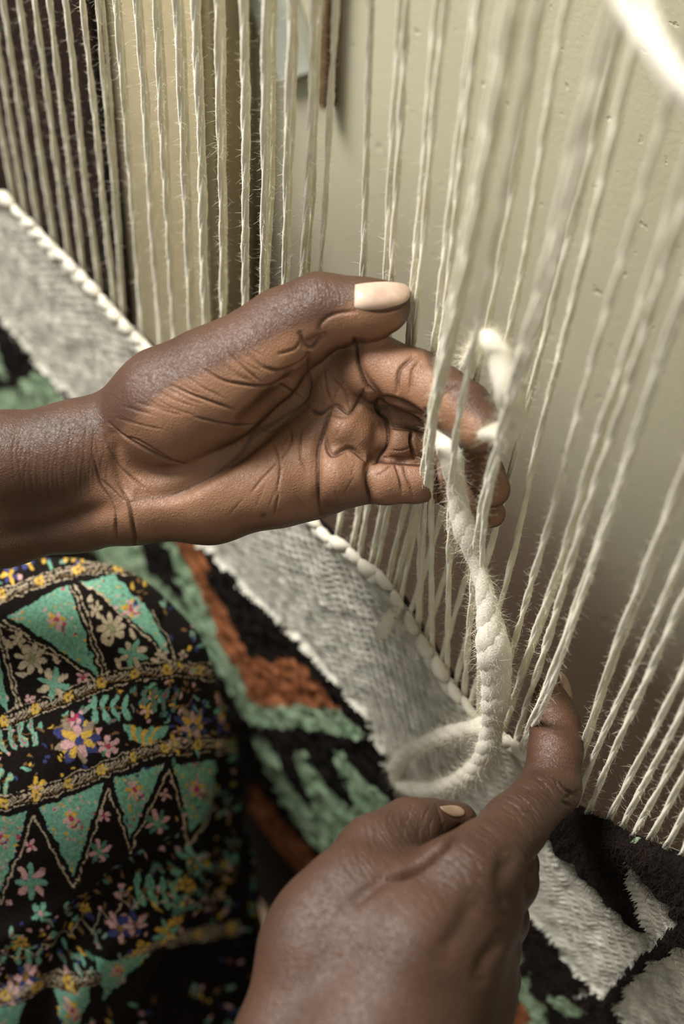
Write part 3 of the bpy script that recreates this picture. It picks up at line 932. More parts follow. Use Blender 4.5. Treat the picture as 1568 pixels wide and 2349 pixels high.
# ------------------------------------------------------------------ left hand (palm towards the camera)
H_ = 0.00105
arm = [[(-620, 1120, .60, 150), (-300, 1080, .60, 130), (0, 1062, .598, 108), (180, 1036, .598, 108), (270, 1010, .598, 110)],
       [(-620, 1220, .60, 150), (-300, 1200, .605, 130), (0, 1186, .612, 106), (180, 1158, .614, 98), (300, 1140, .603, 100)]]
palm = [[(300, 1140, .602, 98), (480, 1126, .602, 112), (640, 1092, .604, 106), (725, 1078, .602, 98)],
        [(270, 1040, .604, 100), (470, 1040, .612, 100), (640, 1000, .614, 92), (760, 960, .606, 78)],
        [(600, 920, .612, 80), (730, 880, .606, 72), (790, 862, .600, 76)],
        [(755, 965, .603, 66), (812, 975, .598, 62)],
        [(745, 1080, .602, 92), (795, 1085, .597, 74)]]
pads = [[(790, 985, .589, 44), (815, 1000, .590, 38)], [(770, 1095, .589, 60), (812, 1092, .590, 52)], [(752, 872, .594, 50), (770, 900, .594, 40)], [(648, 852, .577, 30), (668, 838, .578, 28)], [(330, 1160, .594, 78), (620, 1120, .594, 84)]]
thenar = [[(275, 1000, .600, 108), (390, 935, .588, 136), (500, 880, .584, 130), (590, 822, .583, 112), (655, 762, .584, 98)]]
thumb = [[(655, 762, .584, 96), (735, 715, .578, 84), (800, 712, .576, 68), (850, 710, .575, 64), (886, 704, .574, 55)]]
index = [[(790, 838, .599, 74), (860, 845, .588, 76), (950, 872, .580, 70), (1010, 905, .574, 66), (1062, 940, .566, 66), (1102, 985, .560, 58)]]
middle = [[(820, 962, .602, 56), (905, 950, .600, 48), (985, 972, .600, 46), (1062, 1030, .592, 44), (1110, 1080, .584, 42), (1128, 1122, .582, 43)]]
ring = [[(820, 1020, .602, 56), (912, 1014, .596, 44), (985, 1022, .600, 44), (1060, 1080, .600, 40), (1096, 1130, .594, 40), (1126, 1178, .592, 34)]]
little = [[(810, 1098, .600, 60), (885, 1106, .592, 50), (950, 1106, .592, 47), (1000, 1104, .600, 46), (1050, 1130, .606, 40), (1088, 1170, .606, 30)]]
allc = arm + palm + thenar + thumb + index + middle + ring + little
lo, hi = bounds(allc, .006)
lo[0] = cp(-420, 1100, .6)[0]
sd = SDF(lo, hi, H_)
big = lambda: np.full(tuple(sd.n), 1.0, np.float32)
for c in arm: chain(sd, c, .010)
for c in palm: chain(sd, c, .010)
for c in pads: chain(sd, c, .004)
g = big()
for c in thenar: chain(sd, c, .006, g)
for c in thumb: chain(sd, c, .006, g)
sd.D = smin(sd.D, g, .0035)
fg = big()
for c, kk in ((index, .0022), (middle, .0012), (ring, .0012), (little, .0012)):
    g = big()
    for t in c: chain(sd, t, .003, g)
    fg = smin(fg, g, .0010)
sd.D = smin(sd.D, fg, .0030)
del g, fg
# hollow of the palm
g = big()
chain(sd, [(600, 985, .572, 46), (655, 945, .575, 52), (690, 895, .574, 40)], .004, g)
sd.D = smax(sd.D, -g, .010)
V, Q = surface_nets(sd.D, sd.lo, sd.h)
V = smooth(V, Q, 2)
V, Q = subdivide(V, Q)
V = smooth(V, Q, 2)
C_L = [
    ([(715, 850), (690, 925), (630, 975), (560, 1032), (490, 1082), (400, 1130), (320, 1140)], 19, 2.6, .12),
    ([(745, 968), (729, 1024), (727, 1136), (735, 1184)], 11, 1.2, .1), ([(820, 790), (826, 850), (866, 915), (886, 970), (880, 1030), (848, 1066), (842, 1150)], 12, 1.6, .15),
    ([(0, 1228), (110, 1212), (200, 1180), (262, 1160)], 22, 2.2, .05), ([(262, 1000), (272, 1080), (300, 1150)], 13, 1.2, .05), ([(700, 790), (740, 772)], 9, 1.2, .1),
    ([(865, 912), (930, 930), (990, 975)], 8, 1.5, .2), ([(885, 975), (980, 985)], 7, 1.2, .2), ([(860, 1052), (980, 1062)], 7, 1.2, .2), ([(745, 940), (800, 950), (840, 900)], 9, .9, .05),
    ([(707, 812), (711, 850), (708, 886), (696, 921), (645, 955), (594, 990), (545, 1037), (491, 1082), (424, 1118), (370, 1140), (308, 1140)], 5, 2.2, .9),
    ([(764, 925), (745, 968), (730, 1024), (725, 1082), (727, 1136), (735, 1184)], 4.5, 2.0, 1),
    ([(696, 925), (730, 948), (770, 930), (805, 944), (837, 888)], 4, 1.2, .8),
    ([(812, 780), (819, 837), (837, 886), (863, 910)], 4.5, 2.4, 1),
    ([(863, 908), (868, 939), (886, 970), (883, 1024), (870, 1050), (850, 1064)], 4.5, 2.6, 1),
    ([(743, 1002), (761, 1042), (801, 1029), (841, 1055), (850, 1064)], 5, 1.3, .5),
    ([(850, 1064), (843, 1104), (845, 1158)], 4, 2.0, 1),
    ([(948, 816), (915, 850), (910, 900)], 4, 1.1, .6), ([(962, 830), (946, 850), (940, 900)], 4, .7, .3),
    ([(1040, 880), (1012, 900), (1000, 940)], 5, 1.0, .4),
    ([(868, 912), (910, 922), (975, 958)], 4, 1.6, .9), ([(886, 972), (930, 976), (975, 990)], 3.5, 1.6, .9),
    ([(885, 1050), (910, 1055), (975, 1060)], 3.5, 1.4, .9),
    ([(948, 985), (943, 1010), (950, 1048)], 4, 1.8, .9), ([(975, 940), (970, 975)], 4, 1.2, .7),
    ([(905, 1062), (915, 1090), (922, 1130)], 3, .9, .6), ([(925, 1062), (932, 1095), (948, 1140)], 3, .9, .6), ([(1002, 1065), (1006, 1100), (1010, 1150)], 4, 1.4, .9),
    ([(860, 1092), (880, 1082), (900, 1064)], 3, .5, .3), ([(890, 1030), (915, 1034), (945, 1026)], 2, .4, .2),
    ([(250, 970), (286, 1002), (375, 1051), (424, 1066)], 3, .8, .6), ([(286, 1002), (320, 1012), (400, 1060)], 2.2, .6, .5),
    ([(393, 884), (446, 908), (536, 940)], 3, .9, .6), ([(473, 850), (513, 872), (560, 882), (616, 886), (660, 866)], 3, 1.1, .7),
    ([(527, 808), (562, 845), (598, 877)], 2.6, .8, .6), ([(446, 957), (527, 975), (585, 975)], 2.4, .7, .5),
    ([(560, 800), (600, 840), (640, 860)], 2.2, .5, .4), ([(500, 830), (540, 858), (580, 878)], 2.2, .5, .4),
    ([(241, 1000), (259, 1046), (286, 1082), (353, 1136)], 3, .9, .7), ([(214, 1046), (232, 1113), (259, 1162), (268, 1240)], 3, .9, .7),
    ([(268, 1104), (295, 1162), (312, 1250)], 4, 1.3, .9), ([(232, 1100), (290, 1150), (330, 1140)], 3, .8, .6),
    ([(620, 1002), (643, 1064), (634, 1136)], 2.4, .7, .5), ([(688, 990), (690, 1050), (706, 1085)], 2.6, .7, .5), ([(638, 1060), (600, 1100), (576, 1131)], 2.4, .6, .4),
    ([(655, 960), (668, 1010), (640, 1064)], 2.4, .6, .5), ([(600, 985), (640, 975), (690, 925)], 3, .9, .6), ([(640, 1130), (628, 1185)], 2, .5, .4),
    ([(814, 714), (770, 720), (744, 734), (732, 752), (742, 772)], 4.5, .6, .25), ([(738, 770), (716, 798), (700, 792), (688, 766)], 5, 1.2, .6),
    ([(820, 705), (870, 716), (915, 708), (938, 688)], 2.5, .9, .4),
    ([(690, 780), (676, 800), (640, 812)], 3, .8, .5), ([(600, 842), (640, 850), (684, 836), (706, 815)], 3.5, 1.1, .7),
    ([(755, 860), (790, 900), (805, 942)], 2.5, .6, .3), ([(740, 830), (750, 900), (764, 925)], 2.5, .6, .4),
    ([(786, 876), (770, 905), (768, 928)], 2.5, .5, .3), ([(640, 880), (680, 905), (700, 920)], 3, .8, .6),
]
rr = random.Random(3)
for k in range(26):   # fine wrinkles across the wrist and inner forearm
    x0 = 30 + k * 9 + rr.uniform(-3, 3); y0 = rr.uniform(945, 1040); l = rr.uniform(60, 170)
    C_L.append(([(x0 + 8, y0), (x0, y0 + l * .5), (x0 + 6, y0 + l)], 1.7, .22, .25))
for k in range(26):   # thenar folds fanning from the wrist
    t = k / 25; x0 = 262 + 300 * t + rr.uniform(-8, 8); y0 = 962 - 175 * t + rr.uniform(-20, 30)
    a = .25 + .5 * t; l = rr.uniform(35, 90)
    C_L.append(([(x0, y0), (x0 + l * .5, y0 + l * a * .62), (x0 + l, y0 + l * a)], 1.8, .32, .35))
for k in range(16):   # thumb joint
    x0 = 655 + k * 8; y0 = 650 - 10 * math.sin(k / 15 * 3) + rr.uniform(0, 20)
    C_L.append(([(x0, y0), (x0 + 6, y0 + 22), (x0 + 4, y0 + 44)], 1.8, .25, .3))
for k in range(18):
    x0 = rr.uniform(560, 840); y0 = rr.uniform(960, 1150); l = rr.uniform(20, 60); a = rr.uniform(-.9, .9) + 1.4
    C_L.append(([(x0, y0), (x0 + l * math.cos(a), y0 + l * math.sin(a))], 1.6, .25, .25))
V, dark, X_, Y_, NN = engrave(V, Q, C_L, .184)
NN = normals(V, Q)
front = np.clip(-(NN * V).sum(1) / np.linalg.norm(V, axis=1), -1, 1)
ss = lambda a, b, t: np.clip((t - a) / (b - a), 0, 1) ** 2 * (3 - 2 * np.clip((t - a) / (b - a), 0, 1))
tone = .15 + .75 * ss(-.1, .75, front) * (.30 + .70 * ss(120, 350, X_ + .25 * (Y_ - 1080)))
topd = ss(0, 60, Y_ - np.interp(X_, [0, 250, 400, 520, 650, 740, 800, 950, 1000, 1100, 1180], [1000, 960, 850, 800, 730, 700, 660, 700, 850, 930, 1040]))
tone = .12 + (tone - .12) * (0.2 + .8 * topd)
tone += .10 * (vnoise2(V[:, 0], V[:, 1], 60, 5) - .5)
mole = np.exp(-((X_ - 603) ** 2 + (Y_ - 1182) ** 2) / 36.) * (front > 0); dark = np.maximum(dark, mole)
person = empty('person', (-0.33, -0.25, 0.0))
tag(person, 'person weaving in a floral print skirt, both dark-skinned hands working at the warp', 'person')
VL = to_world(V)
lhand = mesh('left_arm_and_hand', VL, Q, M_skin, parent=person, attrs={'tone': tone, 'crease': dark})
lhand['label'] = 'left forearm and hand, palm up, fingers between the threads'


# nails: curved plates laid on the finger surface
def nail(V, Q, outline, bulge, mat, name, n=22, lift=.0004, tip=None, tipmat=None):
    from mathutils.bvhtree import BVHTree
    A = np.array(outline, float)
    x = V[:, 0] / V[:, 2] * F + CX; y = V[:, 1] / V[:, 2] * F + CY
    x0, y0 = A.min(0) - 12; x1, y1 = A.max(0) + 12
    mq = ((x[Q] > x0) & (x[Q] < x1) & (y[Q] > y0) & (y[Q] < y1)).all(1)
    q = Q[mq]; u, inv = np.unique(q, return_inverse=True)
    bvh = BVHTree.FromPolygons([Vector(t) for t in V[u]], inv.reshape(q.shape).tolist())
    c = A.mean(0)
    O = np.array(smoothline(list(map(tuple, outline)) + [tuple(outline[0])], 5))[:-1]
    rings = [1.0, .96, .85, .7, .5, .3, .12]
    P = []; ok = True
    for rg in rings:
        for o_ in O:
            t = c + (o_ - c) * rg
            d = Vector(cp(t[0], t[1], 1.0)).normalized()
            h = bvh.ray_cast(Vector((0, 0, 0)), d, 2.0)
            P.append([t[0], t[1], np.nan if h[0] is None else h[0].z, rg])
    P = np.array(P); zmed = np.nanmedian(P[:, 2])
    P[np.isnan(P[:, 2]) | (P[:, 2] > zmed + .006), 2] = np.nan
    # fill holes with a fitted surface
    g = ~np.isnan(P[:, 2])
    B = lambda p: np.stack([np.ones(len(p)), p[:, 0] - c[0], p[:, 1] - c[1], (p[:, 0] - c[0]) ** 2, (p[:, 0] - c[0]) * (p[:, 1] - c[1]), (p[:, 1] - c[1]) ** 2], -1)
    co = np.linalg.lstsq(B(P[g]), P[g, 2], rcond=None)[0]
    z = B(P) @ co
    z = z - lift - bulge * (1 - P[:, 3] ** 4)
    z[P[:, 3] == 1.0] += lift + .0008
    W = np.array([cp(a, b, zz) for (a, b), zz in zip(P[:, :2], z)])
    m = len(O); Fc = []
    for r_ in range(len(rings) - 1):
        for k in range(m):
            a, b = r_ * m + k, r_ * m + (k + 1) % m
            Fc.append([a, b, b + m, a + m])
    Fc.append([(len(rings) - 1) * m + k for k in range(m)])
    o = mesh(name, to_world(W), Fc, mat, parent=person)
    return o


o = nail(V, Q, [(812, 652), (840, 648), (890, 646), (928, 652), (940, 668), (936, 686), (915, 700), (870, 710), (816, 710), (811, 685)], .0011, M_nail, 'thumb_nail')
o['label'] = 'pale glossy nail of the upper thumb'

# ------------------------------------------------------------------ right hand (back of the hand towards the camera)
back = [[(560, 3250, .47, 125), (640, 2760, .49, 128), (690, 2420, .515, 150), (735, 2210, .525, 128), (820, 2060, .533, 112)],
        [(800, 2700, .50, 140), (840, 2420, .50, 150), (940, 2180, .515, 130), (1050, 2035, .532, 108)],
        [(760, 3250, .48, 135), (880, 2760, .50, 138), (930, 2420, .508, 150), (1010, 2230, .522, 125), (1095, 2090, .540, 98)],
        [(950, 2700, .52, 125), (1005, 2440, .525, 135), (1070, 2280, .540, 100), (1108, 2170, .556, 78)]]
web = [[(830, 2060, .54, 90), (960, 2040, .545, 80), (1050, 2040, .540, 90)]]
thR = [[(815, 2040, .536, 108), (868, 1964, .549, 92), (940, 1908, .560, 72), (990, 1893, .570, 54), (1040, 1886, .577, 40), (1056, 1886, .578, 37)]]
inR = [[(1060, 2030, .532, 106), (1110, 1975, .545, 88), (1180, 1895, .568, 72), (1262, 1806, .597, 66), (1274, 1720, .606, 58), (1272, 1660, .614, 52), (1264, 1600, .620, 38), (1262, 1580, .622, 34)]]
miR = [[(1095, 2095, .545, 98), (1160, 2020, .57, 70), (1172, 1985, .585, 58), (1140, 1990, .612, 48), (1100, 2040, .62, 42)]]
riR = [[(1110, 2180, .558, 80), (1146, 2110, .585, 62), (1150, 2080, .605, 54), (1110, 2090, .63, 44)]]
liR = [[(1085, 2290, .552, 90), (1118, 2245, .575, 70), (1128, 2210, .595, 56), (1100, 2190, .62, 46)]]
allc = back + web + thR + inR + miR + riR + liR
lo, hi = bounds(allc, .006); hi[1] = cp(900, 3150, .50)[1]
sd = SDF(lo, hi, .00108)
big = lambda: np.full(tuple(sd.n), 1.0, np.float32)
for c in back: chain(sd, c, .012)
chain(sd, [(760, 2120, .530, 105), (850, 2060, .538, 92)], .02)
g = big()
for c in inR: chain(sd, c, .005, g)
sd.D = smin(sd.D, g, .009)
g = big()
for c in thR: chain(sd, c, .006, g)
sd.D = smin(sd.D, g, .0022)
for cc in (miR, riR, liR):
    g = big()
    for c in cc: chain(sd, c, .005, g)
    sd.D = smin(sd.D, g, .006)
V, Q = surface_nets(sd.D, sd.lo, sd.h)
V = smooth(V, Q, 2)
V, Q = subdivide(V, Q)
V = smooth(V, Q, 2)
C_R = [
    ([(1165, 1960), (1150, 2020), (1170, 2090)], 20, 1.6, .05), ([(1010, 2190), (1060, 2120), (1085, 2060)], 22, .9, 0), ([(800, 2080), (860, 2030), (900, 2004)], 16, 1.3, .05), ([(1205, 1770), (1260, 1762), (1320, 1775)], 12, .6, 0), ([(1150, 2150), (1110, 2200), (1100, 2240)], 16, 1.2, .05),
    ([(892, 2010), (930, 2003), (965, 1985), (1000, 1955), (1032, 1926), (1056, 1902)], 9, 3.6, .6), ([(880, 2012), (905, 2010), (925, 2004)], 5, 1.8, .8),
    ([(1285, 1795), (1300, 1812), (1322, 1826)], 3, 1.2, .8), ([(1295, 1830), (1310, 1822), (1330, 1812)], 3, 1.2, .8), ([(1290, 1838), (1305, 1848)], 3, 1.0, .7), ([(1272, 1790), (1296, 1830)], 2.5, .8, .6),
    ([(1212, 1776), (1245, 1762), (1285, 1756), (1326, 1772)], 2.2, .5, .4), ([(1216, 1768), (1260, 1752), (1322, 1752)], 2, .3, .3),
    ([(1240, 1640), (1262, 1660), (1300, 1650)], 3, .4, .2),
    ([(1022, 1925), (1008, 1955), (1018, 1925), (1016, 1890)], 2.5, .8, .5), ([(1000, 1846), (1012, 1880), (1010, 1915), (995, 1935)], 2.4, .6, .4),
]
rr = random.Random(5)
def wrinkles(cx, cy, dx, dy, n, along, length, bow, w_=1.7, dep=.3, dk=.35):
    """n short folds spread along (dx,dy), each running across it"""
    L = math.hypot(dx, dy); dx /= L; dy /= L; nx_, ny_ = -dy, dx
    for k in range(n):
        t = (k / max(n - 1, 1) - .5) * along + rr.uniform(-2, 2); s = rr.uniform(-.25, .25) * length; l = length * rr.uniform(.5, 1.1) / 2
        mx, my = cx + dx * t + nx_ * s, cy + dy * t + ny_ * s
        tl = rr.uniform(-.18, .18)
        C_R.append(([(mx - nx_ * l + dx * tl * l, my - ny_ * l + dy * tl * l), (mx + dx * bow, my + dy * bow), (mx + nx_ * l - dx * tl * l, my + ny_ * l - dy * tl * l)], w_ * rr.uniform(.8, 1.3), dep * rr.uniform(.5, 1.2), dk * rr.uniform(.5, 1.2)))
wrinkles(1235, 1835, .62, -.78, 16, 110, 80, 6, 2.0, .5, .55)
wrinkles(1180, 1895, .66, -.75, 22, 170, 105, 8, 1.8, .38, .4)
wrinkles(1105, 1985, .7, -.7, 24, 190, 150, 12, 1.8, .36, .38)
wrinkles(1150, 2030, .5, -.85, 14, 130, 110, 8, 1.7, .3, .3)
wrinkles(945, 1880, .8, .15, 16, 95, 70, -5, 1.7, .36, .3)
wrinkles(870, 1945, .8, -.5, 22, 170, 110, -6, 1.6, .28, .3)
wrinkles(1275, 1690, .05, -1, 26, 150, 85, 8, 1.3, .16, .2)
wrinkles(960, 2120, .75, -.6, 26, 300, 190, 8, 1.6, .2, .22)
V, dark, X_, Y_, NN = engrave(V, Q, C_R, .17)
NN = normals(V, Q)
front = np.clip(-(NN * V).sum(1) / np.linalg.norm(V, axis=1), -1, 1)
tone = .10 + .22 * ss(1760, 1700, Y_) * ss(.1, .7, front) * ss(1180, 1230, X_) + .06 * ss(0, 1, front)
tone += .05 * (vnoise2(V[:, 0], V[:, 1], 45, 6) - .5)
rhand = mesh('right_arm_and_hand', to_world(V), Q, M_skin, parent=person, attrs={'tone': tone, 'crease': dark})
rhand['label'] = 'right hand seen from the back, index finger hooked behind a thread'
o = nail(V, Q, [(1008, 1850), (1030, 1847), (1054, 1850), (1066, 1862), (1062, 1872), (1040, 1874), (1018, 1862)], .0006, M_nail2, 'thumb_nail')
# index nail: seen edge on at the far side of the tip
def edge_nail():
    pts = [(1284, 1542), (1296, 1556), (1304, 1576), (1308, 1598), (1309, 1612)]
    V_ = []; Fc_ = []
    for i, (a, b) in enumerate(pts):
        ww = [7, 14, 15, 11, 4][i]
        for j, (off, dz) in enumerate(((-1, -.001), (-.35, -.0022), (.0, -.0006), (.1, .004), (-.2, .010))):
            V_.append(to_world(cp(a + off * ww, b - off * 3, .616 + dz + .0004 * i)))
    for i in range(len(pts) - 1):
        for j in range(4):
            a = i * 5 + j; Fc_.append([a, a + 1, a + 6, a + 5])
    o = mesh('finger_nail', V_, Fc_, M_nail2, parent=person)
    so = o.modifiers.new('s', 'SOLIDIFY'); so.thickness = .0006
edge_nail()

# ------------------------------------------------------------------ skirt with printed pattern
class Canvas:
    def __init__(s, x0, y0, x1, y1, base):
        s.x0, s.y0 = x0, y0; s.w, s.h = x1 - x0, y1 - y0
        s.a = np.zeros((s.h, s.w, 3)) + lin(base)

    def box(s, x0, y0, x1, y1):
        ix0, ix1 = int(max(x0 - s.x0 - 2, 0)), int(min(x1 - s.x0 + 3, s.w)); iy0, iy1 = int(max(y0 - s.y0 - 2, 0)), int(min(y1 - s.y0 + 3, s.h))
        if ix1 <= ix0 or iy1 <= iy0: return None
        Y, X = np.mgrid[iy0:iy1, ix0:ix1]
        return X + s.x0, Y + s.y0, (slice(iy0, iy1), slice(ix0, ix1))

    def put(s, sl, al, c):
        s.a[sl] = s.a[sl] * (1 - al[..., None]) + lin(c) * al[..., None]

    def poly(s, P, c):
        A = np.array(P, float); r = s.box(*A.min(0), *A.max(0))
        if r: X, Y, sl = r; s.put(sl, inpoly(X + .01, Y + .01, P).astype(float), c)

    def line(s, P, w_, c, broken=0.0):
        A = np.array(P, float); r = s.box(A[:, 0].min() - w_, A[:, 1].min() - w_, A[:, 0].max() + w_, A[:, 1].max() + w_)
        if r:
            X, Y, sl = r; d = segdist(X.astype(float), Y.astype(float), P)
            al = np.clip(w_ / 2 + .5 - d, 0, 1)
            if broken: al = al * (vnoise2(X, Y, .23, 31) > broken)
            s.put(sl, al, c)

    def ell(s, x, y, rx, ry, rot, c):
        m = max(rx, ry); r = s.box(x - m, y - m, x + m, y + m)
        if r:
            X, Y, sl = r; ca, sa = math.cos(rot), math.sin(rot)
            u = ((X - x) * ca + (Y - y) * sa) / rx; v = (-(X - x) * sa + (Y - y) * ca) / ry
            s.put(sl, np.clip((1 - np.hypot(u, v)) * min(rx, ry) + .5, 0, 1), c)


MINT = (116, 166, 142); BEIGE = (190, 172, 146); YEL = (206, 166, 74); PINK = (176, 60, 92); BLUE = (62, 66, 112); LP = (206, 160, 158); BRN = (128, 98, 62); BLK = (27, 22, 20); DM = (84, 126, 108)
cv = Canvas(-420, 1100, 720, 2560, BLK)
q = random.Random(12)
def flower(x, y, r, petals, c1, c2, c3, rot=None):
    rot = q.uniform(0, 6) if rot is None else rot
    for k in range(petals):
        a = rot + k * 2 * math.pi / petals
        cv.ell(x + math.cos(a) * r * .62, y + math.sin(a) * r * .62, r * .38, r * (.9 / petals + .08), a, c1 if k % 2 == 0 else c2)
    cv.ell(x, y, r * .26, r * .26, 0, c3)
def leaf(x, y, l, a, c, vein=None):
    cv.ell(x, y, l, l * .42, a, c)
    if vein: cv.ell(x, y, l * .55, l * .1, a, vein)
def sprig(x, y, n, a, sp, l, c, v=None):
    P = [(x + math.cos(a) * sp * k, y + math.sin(a) * sp * k) for k in range(n)]
    cv.line(P, 2, BRN)
    for k, (px_, py_) in enumerate(P):
        leaf(px_ + math.cos(a + 1.5) * l * .9, py_ + math.sin(a + 1.5) * l * .9, l, a + 1.3, c, v)
        leaf(px_ - math.cos(a + 1.5) * l * .9, py_ - math.sin(a + 1.5) * l * .9, l, a - 1.3, c, v)
def speckle(P, n):
    A = np.array(P, float)
    for _ in range(n):
        x = q.uniform(A[:, 0].min(), A[:, 0].max()); y = q.uniform(A[:, 1].min(), A[:, 1].max())
        if inpoly(np.array([x]), np.array([y]), P)[0]:
            c = q.choice([PINK, YEL, LP, LP, BEIGE, BLUE, YEL, (150, 150, 110)])
            cv.ell(x, y, q.uniform(2, 6), q.uniform(1.5, 3.5), q.uniform(0, 3), c)
def tri(P, n=60):
    cv.poly(P, MINT); speckle(P, n)
    A = np.array(P); c = A.mean(0)
    flower(c[0] - 3, c[1] - 8, 22, 7, LP, YEL, PINK); flower(c[0] + 10, c[1] + 6, 12, 5, BEIGE, PINK, BLUE)
def border(P, th=34):
    A = np.array(P, float)
    for o_ in (-th / 2, th / 2): cv.line([(a, b + o_) for a, b in P], 2.6, BEIGE, .35)
    B = smoothline(P, 12); step = max(1, int(11 / max(1., np.hypot(*(np.array(B[1]) - B[0])))))
    for k, (a, b) in enumerate(B[::max(1, step)]):
        if k % 9 == 4:
            for t in range(6): cv.ell(a + 8 * math.cos(t), b + 8 * math.sin(t), 5, 4, t, YEL)
            cv.ell(a, b, 4, 4, 0, BRN)
        else:
            m = q.uniform(-4, 4); cv.line([(a - 9, b + 9 + m), (a, b + m), (a + 9, b - 9)], 2, BEIGE, .2); cv.ell(a, b - 7, 4, 1.6, q.uniform(0, 3), BEIGE); cv.ell(a + 4, b + 7, 4, 1.6, q.uniform(0, 3), BRN)
def scatter(x0, x1, f0, f1, n):
    for _ in range(n):
        x = q.uniform(x0, x1); y = q.uniform(f0(x), f1(x)); t = q.random()
        if t < .3: leaf(x, y, q.uniform(7, 13), q.uniform(0, 3), MINT if q.random() < .6 else DM, PINK if q.random() < .4 else None)
        elif t < .55: cv.ell(x, y, q.uniform(4, 9), q.uniform(2, 4), q.uniform(0, 3), BRN)
        elif t < .72: cv.ell(x, y, q.uniform(4, 9), q.uniform(2, 5), q.uniform(0, 3), YEL)
        elif t < .85: cv.ell(x, y, q.uniform(4, 9), q.uniform(2, 5), q.uniform(0, 3), BLUE)
        else: cv.ell(x, y, q.uniform(4, 8), q.uniform(3, 6), q.uniform(0, 3), LP)
b0 = lambda x: np.interp(x, [-400, 0, 100, 170, 230, 400], [1480, 1362, 1325, 1303, 1300, 1310])
b2 = lambda x: np.interp(x, [-400, 0, 80, 240, 330, 420, 520], [1790, 1655, 1628, 1562, 1540, 1532, 1545])
b3 = lambda x: np.interp(x, [-400, 0, 110, 270, 370, 480, 540], [1990, 1842, 1815, 1755, 1716, 1706, 1715])
b4 = lambda x: np.interp(x, [-400, 0, 100, 200, 300, 400, 480, 560], [2330, 2130, 2110, 2060, 1990, 2000, 1980, 1975])
b5 = lambda x: np.interp(x, [-400, 0, 150, 300, 420, 560], [2460, 2290, 2250, 2190, 2150, 2120])
scatter(-400, 330, lambda x: b0(x) - 160, lambda x: b0(x) - 22, 170)
for x, y in ((105, 1268), (60, 1285), (150, 1262), (20, 1318), (180, 1275)): flower(x, y, 20, 6, BLUE, YEL, YEL)
border([(x, float(b0(x))) for x in range(-400, 420, 60)], 30)
# row A
for P in ([(15, 1410), (155, 1338), (228, 1550)], [(183, 1337), (262, 1318), (330, 1388), (368, 1436), (386, 1500), (340, 1450), (250, 1380)], [(-150, 1500), (-20, 1420), (20, 1632)], [(-320, 1560), (-190, 1510), (-130, 1700)]): tri(P, 90)
for P in ([(162, 1340), (185, 1400), (240, 1553)], [(172, 1338), (196, 1400), (250, 1548)], [(5, 1418), (80, 1470), (150, 1510), (222, 1560)], [(0, 1426), (75, 1478), (140, 1518)], [(-10, 1430), (15, 1530), (40, 1625)], [(-2, 1428), (24, 1530), (48, 1622)],
          [(190, 1340), (260, 1392), (340, 1460), (390, 1520)], [(350, 1400), (385, 1450), (398, 1525)]): cv.line(P, 4, BEIGE, .25)
flower(73, 1510, 38, 8, BEIGE, BEIGE, (150, 150, 110)); flower(122, 1566, 38, 8, BEIGE, MINT, MINT); flower(258, 1439, 34, 8, BEIGE, BEIGE, (150, 150, 110)); flower(306, 1500, 36, 8, BEIGE, MINT, MINT)
flower(191, 1556, 15, 4, LP, LP, PINK); flower(68, 1603, 13, 4, LP, LP, BEIGE); flower(222, 1400, 18, 5, BEIGE, BEIGE, BEIGE); flower(40, 1465, 20, 6, BEIGE, BEIGE, BEIGE); flower(420, 1500, 14, 4, LP, BEIGE, PINK); flower(370, 1500, 16, 5, BEIGE, BEIGE, BEIGE)
for x, y, a in ((128, 1512, 1), (52, 1546, 0), (18, 1478, .5), (250, 1470, .1), (270, 1520, 1.2), (308, 1452, 1.2), (355, 1514, .3), (205, 1375, 1.2), (235, 1420, .5), (-60, 1560, 1), (-100, 1620, .3)): cv.ell(x, y, 13, 6, a, BEIGE)
border([(x, float(b2(x))) for x in range(-400, 520, 50)], 36)
# leaf band
scatter(-400, 500, lambda x: b2(x) + 26, lambda x: b3(x) - 26, 210)
sprig(215, 1628, 4, -.05, 25, 17, MINT, None); sprig(330, 1600, 4, .1, 24, 15, DM, PINK); sprig(0, 1700, 4, -.25, 26, 17, MINT, PINK); sprig(-140, 1740, 5, -.25, 26, 16, MINT, PINK); sprig(0, 1790, 2, .3, 20, 14, MINT, YEL)
for (x, y, r) in ((178, 1694, 58), (449, 1658, 44), (-220, 1800, 50)):
    flower(x, y, r, 9, BLUE, (150, 130, 110), YEL, .6); flower(x, y + 6, r * .7, 7, YEL, LP, BLUE, .2)
flower(168, 1650, 16, 5, LP, PINK, PINK); flower(250, 1712, 27, 6, LP, LP, PINK); flower(87, 1801, 20, 5, YEL, YEL, LP); flower(405, 1700, 16, 4, LP, YEL, YEL); flower(337, 1630, 18, 5, YEL, LP, YEL)
for k in range(7): leaf(337 + (k - 3) * 12, 1694 - abs(k - 3) * 4, 22, 1.57 + (k - 3) * .28, YEL if k % 2 else MINT, None)
border([(x, float(b3(x))) for x in range(-400, 560, 50)], 34)
